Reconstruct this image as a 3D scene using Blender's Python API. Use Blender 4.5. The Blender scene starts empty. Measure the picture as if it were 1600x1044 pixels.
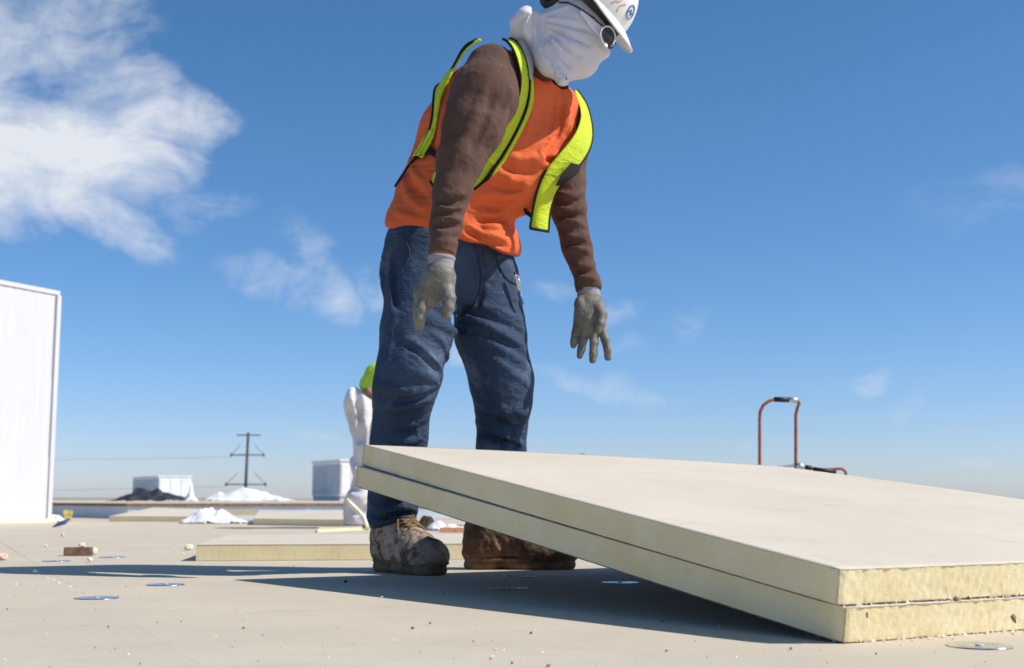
import bpy, bmesh, math, random
import numpy as np
from mathutils import Vector, Matrix

# ------------------------------------------------------------------ camera, sky, sun, exposure
scene = bpy.context.scene
FPX, CX, CY, HORIZON = 2000.0, 800.0, 522.0, 780.0      # lens in photo pixels
CAM_H = 0.21
PITCH = math.atan((HORIZON - CY) / FPX)
cam_data = bpy.data.cameras.new('camera')
cam = bpy.data.objects.new('camera', cam_data)
scene.collection.objects.link(cam)
scene.camera = cam
cam.location = (0, 0, CAM_H)
cam.rotation_euler = (math.pi / 2 + PITCH, 0, 0)
cam_data.sensor_width = 36.0
cam_data.lens = 36.0 * FPX / 1600.0
cam_data.clip_start = 0.02
cam_data.clip_end = 30000
cam_data.dof.use_dof = True
cam_data.dof.focus_distance = 2.7
cam_data.dof.aperture_fstop = 7.5

SUN_EL, SUN_AZ = 45.0, -10.0          # elevation; azimuth from +X towards +Y (degrees)
ea, aa = math.radians(SUN_EL), math.radians(SUN_AZ)
SUN_DIR = Vector((math.cos(ea) * math.cos(aa), math.cos(ea) * math.sin(aa), math.sin(ea)))
sun_data = bpy.data.lights.new('sun', 'SUN')
sun_data.energy = 5.0
sun_data.angle = math.radians(0.53)
sun_data.color = (1.0, 0.95, 0.88)
sun = bpy.data.objects.new('sun', sun_data)
sun.rotation_euler = SUN_DIR.to_track_quat('Z', 'Y').to_euler()
sun.location = SUN_DIR * 50
scene.collection.objects.link(sun)

scene.view_settings.view_transform = 'Standard'
scene.view_settings.look = 'None'
scene.view_settings.gamma = 1
scene.view_settings.use_curve_mapping = False
scene.view_settings.exposure = 0.06
scene.render.film_transparent = False
scene.cycles.use_denoising = True
scene.cycles.max_bounces = 8
scene.cycles.diffuse_bounces = 5

FWD = np.array([0, math.cos(PITCH), math.sin(PITCH)])
UPV = np.array([0, -math.sin(PITCH), math.cos(PITCH)])
CAMP = np.array([0, 0, CAM_H])

def ray(px, py):
    return FWD + np.array([(px - CX) / FPX, 0, 0]) + UPV * ((CY - py) / FPX)

def W(px, py, Y):
    d = ray(px, py)
    return CAMP + d * (Y / d[1])

def G(px, py, z=0.0):
    d = ray(px, py)
    return CAMP + d * ((z - CAM_H) / d[2])

# ---- world: Nishita sky + wispy cirrus laid out by direction
world = bpy.data.worlds.new('World')
scene.world = world
world.use_nodes = True
nt = world.node_tree
nt.nodes.clear()

class NB:
    """tiny node builder"""
    def __init__(s, nt): s.nt = nt
    def n(s, typ, **kw):
        nd = s.nt.nodes.new(typ)
        for k, v in kw.items(): setattr(nd, k, v)
        return nd
    def put(s, sock, v):
        if hasattr(v, 'is_output') or hasattr(v, 'links'): s.nt.links.new(v, sock)
        elif v is not None: sock.default_value = v
    def m(s, op, a, b=None, c=None, clamp=False):
        nd = s.n('ShaderNodeMath', operation=op, use_clamp=clamp)
        s.put(nd.inputs[0], a)
        if b is not None: s.put(nd.inputs[1], b)
        if c is not None: s.put(nd.inputs[2], c)
        return nd.outputs[0]
    def v(s, op, a, b=None):
        nd = s.n('ShaderNodeVectorMath', operation=op)
        s.put(nd.inputs[0], a)
        if b is not None: s.put(nd.inputs[1], b)
        return nd.outputs['Vector']
    def comb(s, x, y, z):
        nd = s.n('ShaderNodeCombineXYZ')
        for i, q in enumerate((x, y, z)): s.put(nd.inputs[i], q)
        return nd.outputs[0]
    def noise(s, vec, scale, detail=4, rough=0.5, dist=0.0, out='Fac', lac=2.0):
        nd = s.n('ShaderNodeTexNoise')
        if vec is not None: s.put(nd.inputs['Vector'], vec)
        nd.inputs['Scale'].default_value = scale
        nd.inputs['Detail'].default_value = detail
        nd.inputs['Roughness'].default_value = rough
        nd.inputs['Lacunarity'].default_value = lac
        nd.inputs['Distortion'].default_value = dist
        return nd.outputs[out]
    def vor(s, vec, scale, feature='F1', out='Distance', rnd=1.0):
        nd = s.n('ShaderNodeTexVoronoi', feature=feature)
        if vec is not None: s.put(nd.inputs['Vector'], vec)
        nd.inputs['Scale'].default_value = scale
        nd.inputs['Randomness'].default_value = rnd
        return nd.outputs[out]
    def ramp(s, fac, lo, hi, a=0.0, b=1.0, smooth=True):
        nd = s.n('ShaderNodeMapRange', interpolation_type='SMOOTHSTEP' if smooth else 'LINEAR')
        s.put(nd.inputs['Value'], fac)
        nd.inputs['From Min'].default_value = lo
        nd.inputs['From Max'].default_value = hi
        nd.inputs['To Min'].default_value = a
        nd.inputs['To Max'].default_value = b
        return nd.outputs[0]
    def mix(s, fac, a, b, mode='MIX'):
        nd = s.n('ShaderNodeMix', data_type='RGBA', blend_type=mode)
        s.put(nd.inputs[0], fac)
        for i, q in ((6, a), (7, b)):
            if isinstance(q, (tuple, list)): q = tuple(q) + ((1,) if len(q) == 3 else ())
            s.put(nd.inputs[i], q)
        return nd.outputs[2]
    def mapping(s, vec, scale=(1, 1, 1), rot=(0, 0, 0), loc=(0, 0, 0)):
        nd = s.n('ShaderNodeMapping')
        s.put(nd.inputs['Vector'], vec)
        nd.inputs['Scale'].default_value = scale
        nd.inputs['Rotation'].default_value = rot
        nd.inputs['Location'].default_value = loc
        return nd.outputs[0]
    def bump(s, h, strength=0.5, dist=0.01, normal=None):
        nd = s.n('ShaderNodeBump')
        nd.inputs['Strength'].default_value = strength
        nd.inputs['Distance'].default_value = dist
        s.put(nd.inputs['Height'], h)
        if normal is not None: s.put(nd.inputs['Normal'], normal)
        return nd.outputs[0]

def azel(px, py):
    d = ray(px, py); d = d / np.linalg.norm(d)
    return math.atan2(d[0], d[1]), math.asin(d[2])

def build_world():
    b = NB(nt)
    sky = b.n('ShaderNodeTexSky', sky_type='NISHITA')
    sky.sun_disc = False
    sky.sun_elevation = ea
    sky.sun_rotation = math.pi / 2 - aa
    sky.altitude = 2000
    sky.air_density = 1.0
    sky.dust_density = 2.0
    sky.ozone_density = 8.0
    tc = b.n('ShaderNodeTexCoord').outputs['Generated']
    sep = b.n('ShaderNodeSeparateXYZ'); b.put(sep.inputs[0], tc)
    X, Y, Z = sep.outputs
    az = b.m('ARCTAN2', X, Y)
    el = b.m('ARCSINE', Z)
    # pixel-free angular coordinates, stretched like wind-blown cirrus
    p = b.comb(az, el, 0.0)
    warp = b.noise(p, 7.0, 3, 0.55, out='Color')
    pw = b.v('ADD', p, b.v('SCALE', b.v('SUBTRACT', warp, (0.5, 0.5, 0.5)), None))
    # scale input of SCALE node
    for nd in b.nt.nodes:
        if nd.type == 'VECT_MATH' and nd.operation == 'SCALE': nd.inputs['Scale'].default_value = 0.075
    sp = b.n('ShaderNodeSeparateXYZ'); b.put(sp.inputs[0], pw)
    AW, EW, _ = sp.outputs
    def blob(cx, cy, rx, ry, rot=0.0, amp=1.0):
        a0, e0 = azel(cx, cy)
        rx, ry = rx / FPX, ry / FPX
        c, s_ = math.cos(math.radians(rot)), math.sin(math.radians(rot))
        dx, dy = b.m('SUBTRACT', AW, a0), b.m('SUBTRACT', EW, e0)
        u = b.m('DIVIDE', b.m('ADD', b.m('MULTIPLY', dx, c), b.m('MULTIPLY', dy, s_)), rx)
        v = b.m('DIVIDE', b.m('SUBTRACT', b.m('MULTIPLY', dy, c), b.m('MULTIPLY', dx, s_)), ry)
        r2 = b.m('ADD', b.m('MULTIPLY', u, u), b.m('MULTIPLY', v, v))
        f = b.m('SUBTRACT', 1.0, r2, clamp=True)
        return b.m('MULTIPLY', f, amp)
    tot = None
    for q in CLOUDS:
        f = blob(*q)
        tot = f if tot is None else b.m('MAXIMUM', tot, f)
    fine = b.noise(b.mapping(pw, scale=(1.0, 1.5, 1), rot=(0, 0, math.radians(-20))), 15.0, 10, 0.66, 0.35)
    puff = b.noise(pw, 34.0, 8, 0.62, 0.25)
    fib = b.noise(b.mapping(pw, scale=(0.40, 2.4, 1), rot=(0, 0, math.radians(28))), 24.0, 8, 0.66, 0.5)
    tex = b.m('ADD', b.m('ADD', b.m('MULTIPLY', fine, 0.46), b.m('MULTIPLY', fib, 0.22)), b.m('MULTIPLY', puff, 0.32))
    dens = b.m('ADD', tot, b.m('MULTIPLY', b.m('SUBTRACT', tex, 0.5), 2.7))
    d1 = b.m('MULTIPLY', b.ramp(dens, 0.05, 1.05, smooth=False), b.ramp(tot, 0.0, 0.30))
    d1 = b.m('POWER', b.m('MINIMUM', d1, 1.0), 1.12)
    # the same thin cirrus goes on behind and beside the camera
    wide = b.noise(b.mapping(pw, scale=(0.8, 2.0, 1)), 2.6, 8, 0.6, 0.5)
    a_l, a_r = azel(-80, 500)[0], azel(1680, 500)[0]
    side = b.m('MAXIMUM', b.ramp(az, a_l, a_l - 0.5), b.ramp(az, a_r, a_r + 0.5))
    side = b.m('MULTIPLY', side, b.ramp(wide, 0.56, 0.8, 0.0, 0.55))
    cl = b.m('MAXIMUM', b.m('MULTIPLY', d1, 0.93), b.m('MULTIPLY', side, b.ramp(el, 0.02, 0.12)))
    sc = b.n('ShaderNodeSeparateColor'); b.put(sc.inputs[0], sky.outputs[0])
    cc = b.n('ShaderNodeCombineColor')                       # a slightly deeper, cleaner blue all over
    red = b.m('MULTIPLY', b.m('POWER', b.m('MULTIPLY', sc.outputs[0], 0.132), 1.26), 1.42 * 0.95 / 0.132)
    b.put(cc.inputs[0], red)
    b.put(cc.inputs[1], b.m('MULTIPLY', sc.outputs[1], 0.985))
    b.put(cc.inputs[2], b.m('MULTIPLY', sc.outputs[2], 1.0))
    skyc = cc.outputs[0]
    col = b.mix(cl, skyc, (5.9, 6.1, 6.5))
    bg = b.n('ShaderNodeBackground'); b.put(bg.inputs[0], col)
    bg.inputs[1].default_value = 0.132
    out = b.n('ShaderNodeOutputWorld')
    nt.links.new(bg.outputs[0], out.inputs[0])

# cx, cy, rx, ry (photo pixels -> angles), rotation, amount
CLOUDS = [
    (-40, 235, 250, 130, -14, 1.2), (130, 235, 210, 105, -4, 1.12), (260, 190, 130, 62, 6, 0.92), (325, 182, 62, 34, -14, 0.70),
    (110, 315, 200, 60, -27, 0.80), (215, 388, 80, 18, -20, 0.52), (60, 60, 210, 140, 24, 0.52), (290, 340, 120, 46, 10, 0.28),
    (-140, 120, 260, 260, 0, 0.8), (170, 120, 200, 80, -30, 0.50),
    (445, 452, 130, 38, -14, 0.40), (518, 478, 85, 44, -38, 0.46), (470, 412, 90, 42, -52, 0.27), (605, 462, 95, 66, 0, 0.31),
    (935, 597, 170, 24, -9, 0.30), (968, 498, 54, 24, 18, 0.30), (1083, 515, 46, 36, -40, 0.24), (875, 462, 56, 36, 0, 0.22),
    (1352, 604, 40, 32, 28, 0.42), (1406, 632, 28, 48, -15, 0.27), (1562, 285, 44, 105, -28, 0.19), (1500, 325, 90, 45, 0, 0.13),
    (480, 668, 90, 18, -5, 0.28), (1515, 710, 44, 20, 0, 0.25), (712, 545, 50, 44, 0, 0.36), (1165, 687, 26, 18, 0, 0.2), (965, 545, 70, 22, 0, 0.20),
]
build_world()

# ------------------------------------------------------------------ helpers: linking, tagging, meshes
COL = scene.collection

def tag(o, label=None, cat=None, group=None, kind=None):
    if label: o['label'] = label
    if cat: o['category'] = cat
    if group: o['group'] = group
    if kind: o['kind'] = kind
    return o

def empty(name, loc=(0, 0, 0)):
    o = bpy.data.objects.new(name, None)
    o.location = loc
    o.empty_display_size = 0.1
    COL.objects.link(o)
    return o

def link_mesh(name, me, mat=None, parent=None, smooth=True):
    if mat: me.materials.append(mat)
    if smooth: me.polygons.foreach_set('use_smooth', [True] * len(me.polygons))
    o = bpy.data.objects.new(name, me)
    COL.objects.link(o)
    if parent is not None:
        o.parent = parent
        o.matrix_parent_inverse = Matrix.Translation(-root_loc(parent))
    return o

def root_loc(p):
    return p.location.copy() if p.type == 'EMPTY' else Vector((0, 0, 0))

def mesh_np(name, verts, faces, mat=None, parent=None, smooth=True):
    me = bpy.data.meshes.new(name)
    me.from_pydata([tuple(map(float, v)) for v in verts], [], [tuple(map(int, f)) for f in faces])
    me.update()
    return link_mesh(name, me, mat, parent, smooth)

def bm_obj(name, bm, mat=None, parent=None, smooth=False):
    me = bpy.data.meshes.new(name)
    bm.normal_update()
    bm.to_mesh(me); bm.free()
    return link_mesh(name, me, mat, parent, smooth)

def box_bm(bm, c, size, rot=0.0, bevel=0.0, M=None):
    r = bmesh.ops.create_cube(bm, size=1.0)
    vs = r['verts']
    T = Matrix.Translation(c) @ Matrix.Rotation(rot, 4, 'Z') @ Matrix.Diagonal((*size, 1))
    if M is not None: T = M @ T
    bmesh.ops.transform(bm, matrix=T, verts=vs)
    if bevel > 0:
        es = list({e for v in vs for e in v.link_edges})
        bmesh.ops.bevel(bm, geom=es, offset=bevel, segments=2, affect='EDGES', profile=0.6)

def tube_geo(pts, r, sides=8, closed_ends=True):
    pts = [np.asarray(p, float) for p in pts]
    n = len(pts)
    rad = r if hasattr(r, '__len__') else [r] * n
    V, F = [], []
    prev = None
    for i, p in enumerate(pts):
        t = pts[min(i + 1, n - 1)] - pts[max(i - 1, 0)]
        t = t / (np.linalg.norm(t) + 1e-12)
        if prev is None:
            a = np.array([0, 0, 1.0]) if abs(t[2]) < 0.9 else np.array([1.0, 0, 0])
            u = np.cross(t, a)
        else:
            u = prev - t * np.dot(prev, t)
        u /= np.linalg.norm(u) + 1e-12
        prev = u
        w = np.cross(t, u)
        for k in range(sides):
            th = 2 * math.pi * k / sides
            V.append(p + rad[i] * (math.cos(th) * u + math.sin(th) * w))
    for i in range(n - 1):
        for k in range(sides):
            k2 = (k + 1) % sides
            F.append((i * sides + k, i * sides + k2, (i + 1) * sides + k2, (i + 1) * sides + k))
    if closed_ends:
        F.append(tuple(range(sides - 1, -1, -1)))
        F.append(tuple((n - 1) * sides + k for k in range(sides)))
    return V, F

def tube(name, pts, r, mat, parent=None, sides=8):
    V, F = tube_geo(pts, r, sides)
    return mesh_np(name, V, F, mat, parent)

def smooth_path(pts, n=40):
    """Catmull-Rom through the points (any dimension)"""
    P = np.asarray(pts, float)
    if len(P) == 2:
        t = np.linspace(0, 1, n)[:, None]
        return P[0] * (1 - t) + P[1] * t
    P = np.vstack([2 * P[0] - P[1], P, 2 * P[-1] - P[-2]])
    seg = len(P) - 3
    out = []
    for s in np.linspace(0, seg - 1e-9, n):
        i = int(s); t = s - i
        a, b_, c, d = P[i:i + 4]
        out.append(0.5 * ((2 * b_) + (c - a) * t + (2 * a - 5 * b_ + 4 * c - d) * t * t + (3 * b_ - a - 3 * c + d) * t ** 3))
    return np.array(out)

# ---- value noise in numpy (for real displacement of vertices)
def _hash(ix, iy, iz, seed):
    h = (ix * 374761393 + iy * 668265263 + iz * 2147483647 + seed * 1274126177) & 0xffffffff
    h = ((h ^ (h >> 13)) * 1274126177) & 0xffffffff
    h = h ^ (h >> 16)
    return (h & 0xffff) / 65535.0

def vnoise(p, seed=0):
    p = np.asarray(p, float)
    i = np.floor(p).astype(np.int64)
    f = p - i
    f = f * f * (3 - 2 * f)
    r = 0
    for dx in (0, 1):
        for dy in (0, 1):
            for dz in (0, 1):
                w = (f[:, 0] if dx else 1 - f[:, 0]) * (f[:, 1] if dy else 1 - f[:, 1]) * (f[:, 2] if dz else 1 - f[:, 2])
                r = r + w * _hash(i[:, 0] + dx, i[:, 1] + dy, i[:, 2] + dz, seed)
    return r - 0.5

def fbm(p, seed=0, octv=3, gain=0.5):
    a, s, r = 1.0, 1.0, 0
    for k in range(octv):
        r = r + a * vnoise(p * s + 17.3 * k, seed + k)
        a *= gain; s *= 2.03
    return r

# ------------------------------------------------------------------ signed distance fields -> meshes (surface nets)
def nrm(v):
    v = np.asarray(v, float)
    return v / (np.linalg.norm(v) + 1e-12)

class Rc:
    """round cone, optionally flattened along an axis"""
    def __init__(s, a, b, ra, rb=None, ax=None, fl=1.0):
        s.a, s.b = np.asarray(a, float), np.asarray(b, float)
        s.ra, s.rb = ra, ra if rb is None else rb
        s.ax = None if ax is None else nrm(ax)
        s.fl = fl
        R = max(s.ra, s.rb)
        s.lo = np.minimum(s.a, s.b) - R
        s.hi = np.maximum(s.a, s.b) + R
    def __call__(s, x, y, z):
        qx, qy, qz = x - s.a[0], y - s.a[1], z - s.a[2]
        ba = s.b - s.a
        g = 1.0
        if s.ax is not None:
            k = 1.0 / s.fl - 1.0
            h = (qx * s.ax[0] + qy * s.ax[1] + qz * s.ax[2]) * k
            qx, qy, qz = qx + h * s.ax[0], qy + h * s.ax[1], qz + h * s.ax[2]
            ba = ba + s.ax * np.dot(ba, s.ax) * k
            g = 0.5 * (1 + s.fl)
        bb = np.dot(ba, ba) + 1e-12
        t = np.clip((qx * ba[0] + qy * ba[1] + qz * ba[2]) / bb, 0, 1)
        d = np.sqrt((qx - t * ba[0]) ** 2 + (qy - t * ba[1]) ** 2 + (qz - t * ba[2]) ** 2)
        return (d - (s.ra + (s.rb - s.ra) * t)) * g

class El:
    """ellipsoid with axes given as rows of R"""
    def __init__(s, c, r, R=None):
        s.c, s.r = np.asarray(c, float), np.asarray(r, float)
        s.R = np.eye(3) if R is None else np.asarray(R, float)
        m = max(r)
        s.lo, s.hi = s.c - m, s.c + m
    def __call__(s, x, y, z):
        q = (x - s.c[0], y - s.c[1], z - s.c[2])
        l = [sum(s.R[i][j] * q[j] for j in range(3)) for i in range(3)]
        k0 = np.sqrt(sum((l[i] / s.r[i]) ** 2 for i in range(3)))
        k1 = np.sqrt(sum((l[i] / s.r[i] ** 2) ** 2 for i in range(3))) + 1e-9
        return k0 * (k0 - 1) / k1

class Half:
    """half space: inside where (p-c).n < 0"""
    def __init__(s, c, n):
        s.c, s.n = np.asarray(c, float), nrm(n)
        s.lo, s.hi = np.full(3, -1e3), np.full(3, 1e3)
    def __call__(s, x, y, z):
        return (x - s.c[0]) * s.n[0] + (y - s.c[1]) * s.n[1] + (z - s.c[2]) * s.n[2]

class Rbox:
    """rounded box, axes rows of R"""
    def __init__(s, c, h, r, R=None):
        s.c, s.h, s.r = np.asarray(c, float), np.asarray(h, float), r
        s.R = np.eye(3) if R is None else np.asarray(R, float)
        m = np.linalg.norm(s.h) + r
        s.lo, s.hi = s.c - m, s.c + m
    def __call__(s, x, y, z):
        q = (x - s.c[0], y - s.c[1], z - s.c[2])
        l = [np.abs(sum(s.R[i][j] * q[j] for j in range(3))) - s.h[i] for i in range(3)]
        o = np.sqrt(sum(np.maximum(v, 0) ** 2 for v in l))
        return o + np.minimum(np.maximum(l[0], np.maximum(l[1], l[2])), 0) - s.r

class Field:
    def __init__(s, lo, hi, res):
        s.lo, s.res = np.asarray(lo, float), res
        n = np.ceil((np.asarray(hi, float) - s.lo) / res).astype(int) + 1
        s.n = n
        s.ax = [s.lo[i] + res * np.arange(n[i]) for i in range(3)]
        s.D = np.full(tuple(n), 0.15, np.float32)
    def _sl(s, lo, hi):
        sl = []
        for i in range(3):
            a = int(np.clip(np.floor((lo[i] - s.lo[i]) / s.res), 0, s.n[i]))
            b = int(np.clip(np.ceil((hi[i] - s.lo[i]) / s.res) + 1, 0, s.n[i]))
            if b <= a: return None
            sl.append(slice(a, b))
        return tuple(sl)
    def _ev(s, p, m):
        sl = s._sl(p.lo - m, p.hi + m)
        if sl is None: return None, None
        x = s.ax[0][sl[0]][:, None, None]; y = s.ax[1][sl[1]][None, :, None]; z = s.ax[2][sl[2]][None, None, :]
        return sl, p(x, y, z).astype(np.float32)
    def add(s, p, k=0.03):
        sl, d = s._ev(p, k + 0.03)
        if sl is None: return s
        a = s.D[sl]
        h = np.maximum(k - np.abs(a - d), 0) / k
        s.D[sl] = np.minimum(a, d) - h * h * k * 0.25
        return s
    def cut(s, p, k=0.02):
        sl, d = s._ev(p, k + 0.03)
        if sl is None: return s
        a, d = s.D[sl], -d
        h = np.maximum(k - np.abs(a - d), 0) / k
        s.D[sl] = np.maximum(a, d) + h * h * k * 0.25
        return s
    def keep(s, p, k=0.01):
        x = s.ax[0][:, None, None]; y = s.ax[1][None, :, None]; z = s.ax[2][None, None, :]
        d = np.broadcast_to(p(x, y, z), s.D.shape).astype(np.float32)
        h = np.maximum(k - np.abs(s.D - d), 0) / k
        s.D = np.maximum(s.D, d) + h * h * k * 0.25
        return s
    def sample(s, P):
        P = np.atleast_2d(P)
        q = (P - s.lo) / s.res
        q = np.clip(q, 0, np.array(s.n) - 1.001)
        i = q.astype(int); f = q - i
        r = 0
        for dx in (0, 1):
            for dy in (0, 1):
                for dz in (0, 1):
                    w = (f[:, 0] if dx else 1 - f[:, 0]) * (f[:, 1] if dy else 1 - f[:, 1]) * (f[:, 2] if dz else 1 - f[:, 2])
                    r = r + w * s.D[i[:, 0] + dx, i[:, 1] + dy, i[:, 2] + dz]
        return r
    def normal(s, p):
        e = s.res
        g = [float(s.sample(p + e * np.eye(3)[i])[0] - s.sample(p - e * np.eye(3)[i])[0]) for i in range(3)]
        return nrm(g)
    def hit(s, px, py, back=False):
        d = ray(px, py)
        hi = s.lo + s.res * (s.n - 1)
        t0, t1 = s.lo[1] / d[1], hi[1] / d[1]
        ts = np.arange(t0, t1, 0.004)
        P = CAMP + ts[:, None] * d
        inside = np.all((P > s.lo) & (P < hi), axis=1)
        v = s.sample(P); v[~inside] = 1
        idx = np.where(v < 0)[0]
        if len(idx) == 0:
            j = int(np.argmin(v))
            if v[j] < 0.06: return P[j], False
            return None, False
        j = idx[-1] if back else idx[0]
        return P[j], True
    def ridge(s, pts, r=0.014, h=0.006, k=0.009, n=14, crease=False):
        r = r * 0.75
        h = h * 0.8
        prev = None
        for i, (px, py) in enumerate(smooth_path(pts, n)):
            p, ok = s.hit(px, py)
            if p is None: prev = None; continue
            nm = s.normal(p)
            hh = h * math.sin(math.pi * (i + 0.6) / (n + 0.2)) ** 0.7
            c = p + nm * (r - hh) if crease else p - nm * (r - hh)
            if prev is not None:
                s.pend.append((crease, Rc(prev, c, r), k))
            prev = c
    pend = None
    def folds(s, ridges, creases=()):
        s.pend = []
        for q in ridges: s.ridge(*q[:1], **(q[1] if len(q) > 1 else {}))
        for q in creases: s.ridge(*q[:1], crease=True, **(q[1] if len(q) > 1 else {}))
        for cr, p, k in s.pend: (s.cut if cr else s.add)(p, k)
        s.pend = None
    def mesh(s):
        D = s.D
        neg = D < 0
        nx, ny, nz = D.shape
        cnt = np.zeros((nx - 1, ny - 1, nz - 1), np.int8)
        for dx in (0, 1):
            for dy in (0, 1):
                for dz in (0, 1):
                    cnt += neg[dx:nx - 1 + dx, dy:ny - 1 + dy, dz:nz - 1 + dz]
        act = (cnt > 0) & (cnt < 8)
        idx = np.argwhere(act)
        ids = np.full(act.shape, -1, np.int64)
        ids[act] = np.arange(len(idx))
        acc = np.zeros((len(idx), 3)); num = np.zeros(len(idx))
        cor = [(a, b, c) for a in (0, 1) for b in (0, 1) for c in (0, 1)]
        vals = {c: D[idx[:, 0] + c[0], idx[:, 1] + c[1], idx[:, 2] + c[2]].astype(float) for c in cor}
        for c in cor:
            for a in range(3):
                if c[a] == 0:
                    c2 = list(c); c2[a] = 1; c2 = tuple(c2)
                    v0, v1 = vals[c], vals[c2]
                    m = (v0 < 0) != (v1 < 0)
                    t = np.where(m, v0 / np.where(v0 == v1, 1, v0 - v1), 0)
                    p = np.array(c, float)[None].repeat(len(idx), 0)
                    p[:, a] = t
                    acc[m] += p[m]; num[m] += 1
        V = s.lo + s.res * (idx + acc / num[:, None])
        F = []
        for a in range(3):
            b, c = (a + 1) % 3, (a + 2) % 3
            sl0 = [slice(None)] * 3; sl1 = [slice(None)] * 3
            sl0[a] = slice(0, -1); sl1[a] = slice(1, None)
            A, B = neg[tuple(sl0)], neg[tuple(sl1)]
            e = np.argwhere(A != B)
            ok = (e[:, b] > 0) & (e[:, c] > 0) & (e[:, b] < D.shape[b] - 1) & (e[:, c] < D.shape[c] - 1)
            e = e[ok]
            fl = A[e[:, 0], e[:, 1], e[:, 2]]
            def cell(ob, oc):
                q = e.copy(); q[:, b] -= ob; q[:, c] -= oc
                return ids[q[:, 0], q[:, 1], q[:, 2]]
            q = np.stack([cell(1, 1), cell(0, 1), cell(0, 0), cell(1, 0)], 1)
            q[~fl] = q[~fl][:, ::-1]
            F.append(q)
        F = np.vstack(F)
        F = F[(F >= 0).all(1)]
        return V, F

def vert_normals(V, F):
    n = np.cross(V[F[:, 2]] - V[F[:, 0]], V[F[:, 3]] - V[F[:, 1]])
    N = np.zeros_like(V)
    for k in range(4): np.add.at(N, F[:, k], n)
    return N / (np.linalg.norm(N, axis=1)[:, None] + 1e-12)

def relax(V, F, it=1, lam=0.5):
    E = np.vstack([F[:, [0, 1]], F[:, [1, 2]], F[:, [2, 3]], F[:, [3, 0]]])
    for _ in range(it):
        S = np.zeros_like(V); c = np.zeros(len(V))
        np.add.at(S, E[:, 0], V[E[:, 1]]); np.add.at(c, E[:, 0], 1)
        np.add.at(S, E[:, 1], V[E[:, 0]]); np.add.at(c, E[:, 1], 1)
        V = V + lam * (S / np.maximum(c, 1)[:, None] - V)
    return V

def field_obj(name, fld, mat, parent=None, disp=None, it=1):
    V, F = fld.mesh()
    V = relax(V, F, it)
    if disp is not None:
        V = V + vert_normals(V, F) * disp(V)[:, None]
    me = bpy.data.meshes.new(name)
    me.vertices.add(len(V)); me.vertices.foreach_set('co', V.ravel())
    me.loops.add(len(F) * 4); me.loops.foreach_set('vertex_index', F.ravel().astype(np.int32))
    me.polygons.add(len(F))
    me.polygons.foreach_set('loop_start', np.arange(0, len(F) * 4, 4, dtype=np.int32))
    me.polygons.foreach_set('loop_total', np.full(len(F), 4, np.int32))
    me.update(calc_edges=True); me.validate()
    return link_mesh(name, me, mat, parent, True)

# ------------------------------------------------------------------ materials (procedural)
def material(name, build):
    m = bpy.data.materials.new(name)
    m.use_nodes = True
    t = m.node_tree
    t.nodes.clear()
    b = NB(t)
    p = b.n('ShaderNodeBsdfPrincipled')
    o = b.n('ShaderNodeOutputMaterial')
    t.links.new(p.outputs[0], o.inputs[0])
    b.p = p
    b.obj = b.n('ShaderNodeTexCoord').outputs['Object']
    b.pos = b.n('ShaderNodeNewGeometry').outputs['Position']
    b.rnd = b.n('ShaderNodeObjectInfo').outputs['Random']
    build(b)
    return m

def setp(b, **kw):
    for k, v in kw.items():
        s_ = b.p.inputs[k.replace('_', ' ')]
        if isinstance(v, (tuple, list)) and len(v) == 3 and s_.type == 'RGBA': v = (*v, 1)
        b.put(s_, v)

def simple(name, c, rough=0.6, var=0.15, scale=8.0, bump=0.15, bscale=60.0, bdist=0.002, metal=0.0, spec=0.4, c2=None):
    def f(b):
        n = b.noise(b.obj, scale, 5, 0.6)
        dark = tuple(q * (1 - var) for q in c) if c2 is None else c2
        lite = tuple(min(1, q * (1 + var)) for q in c) if c2 is None else c
        setp(b, Base_Color=b.mix(b.ramp(n, 0.3, 0.7), dark, lite), Roughness=rough, Metallic=metal)
        b.p.inputs['Specular IOR Level'].default_value = spec
        if bump: setp(b, Normal=b.bump(b.noise(b.obj, bscale, 4, 0.6), bump, bdist))
    return material(name, f)

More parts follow.
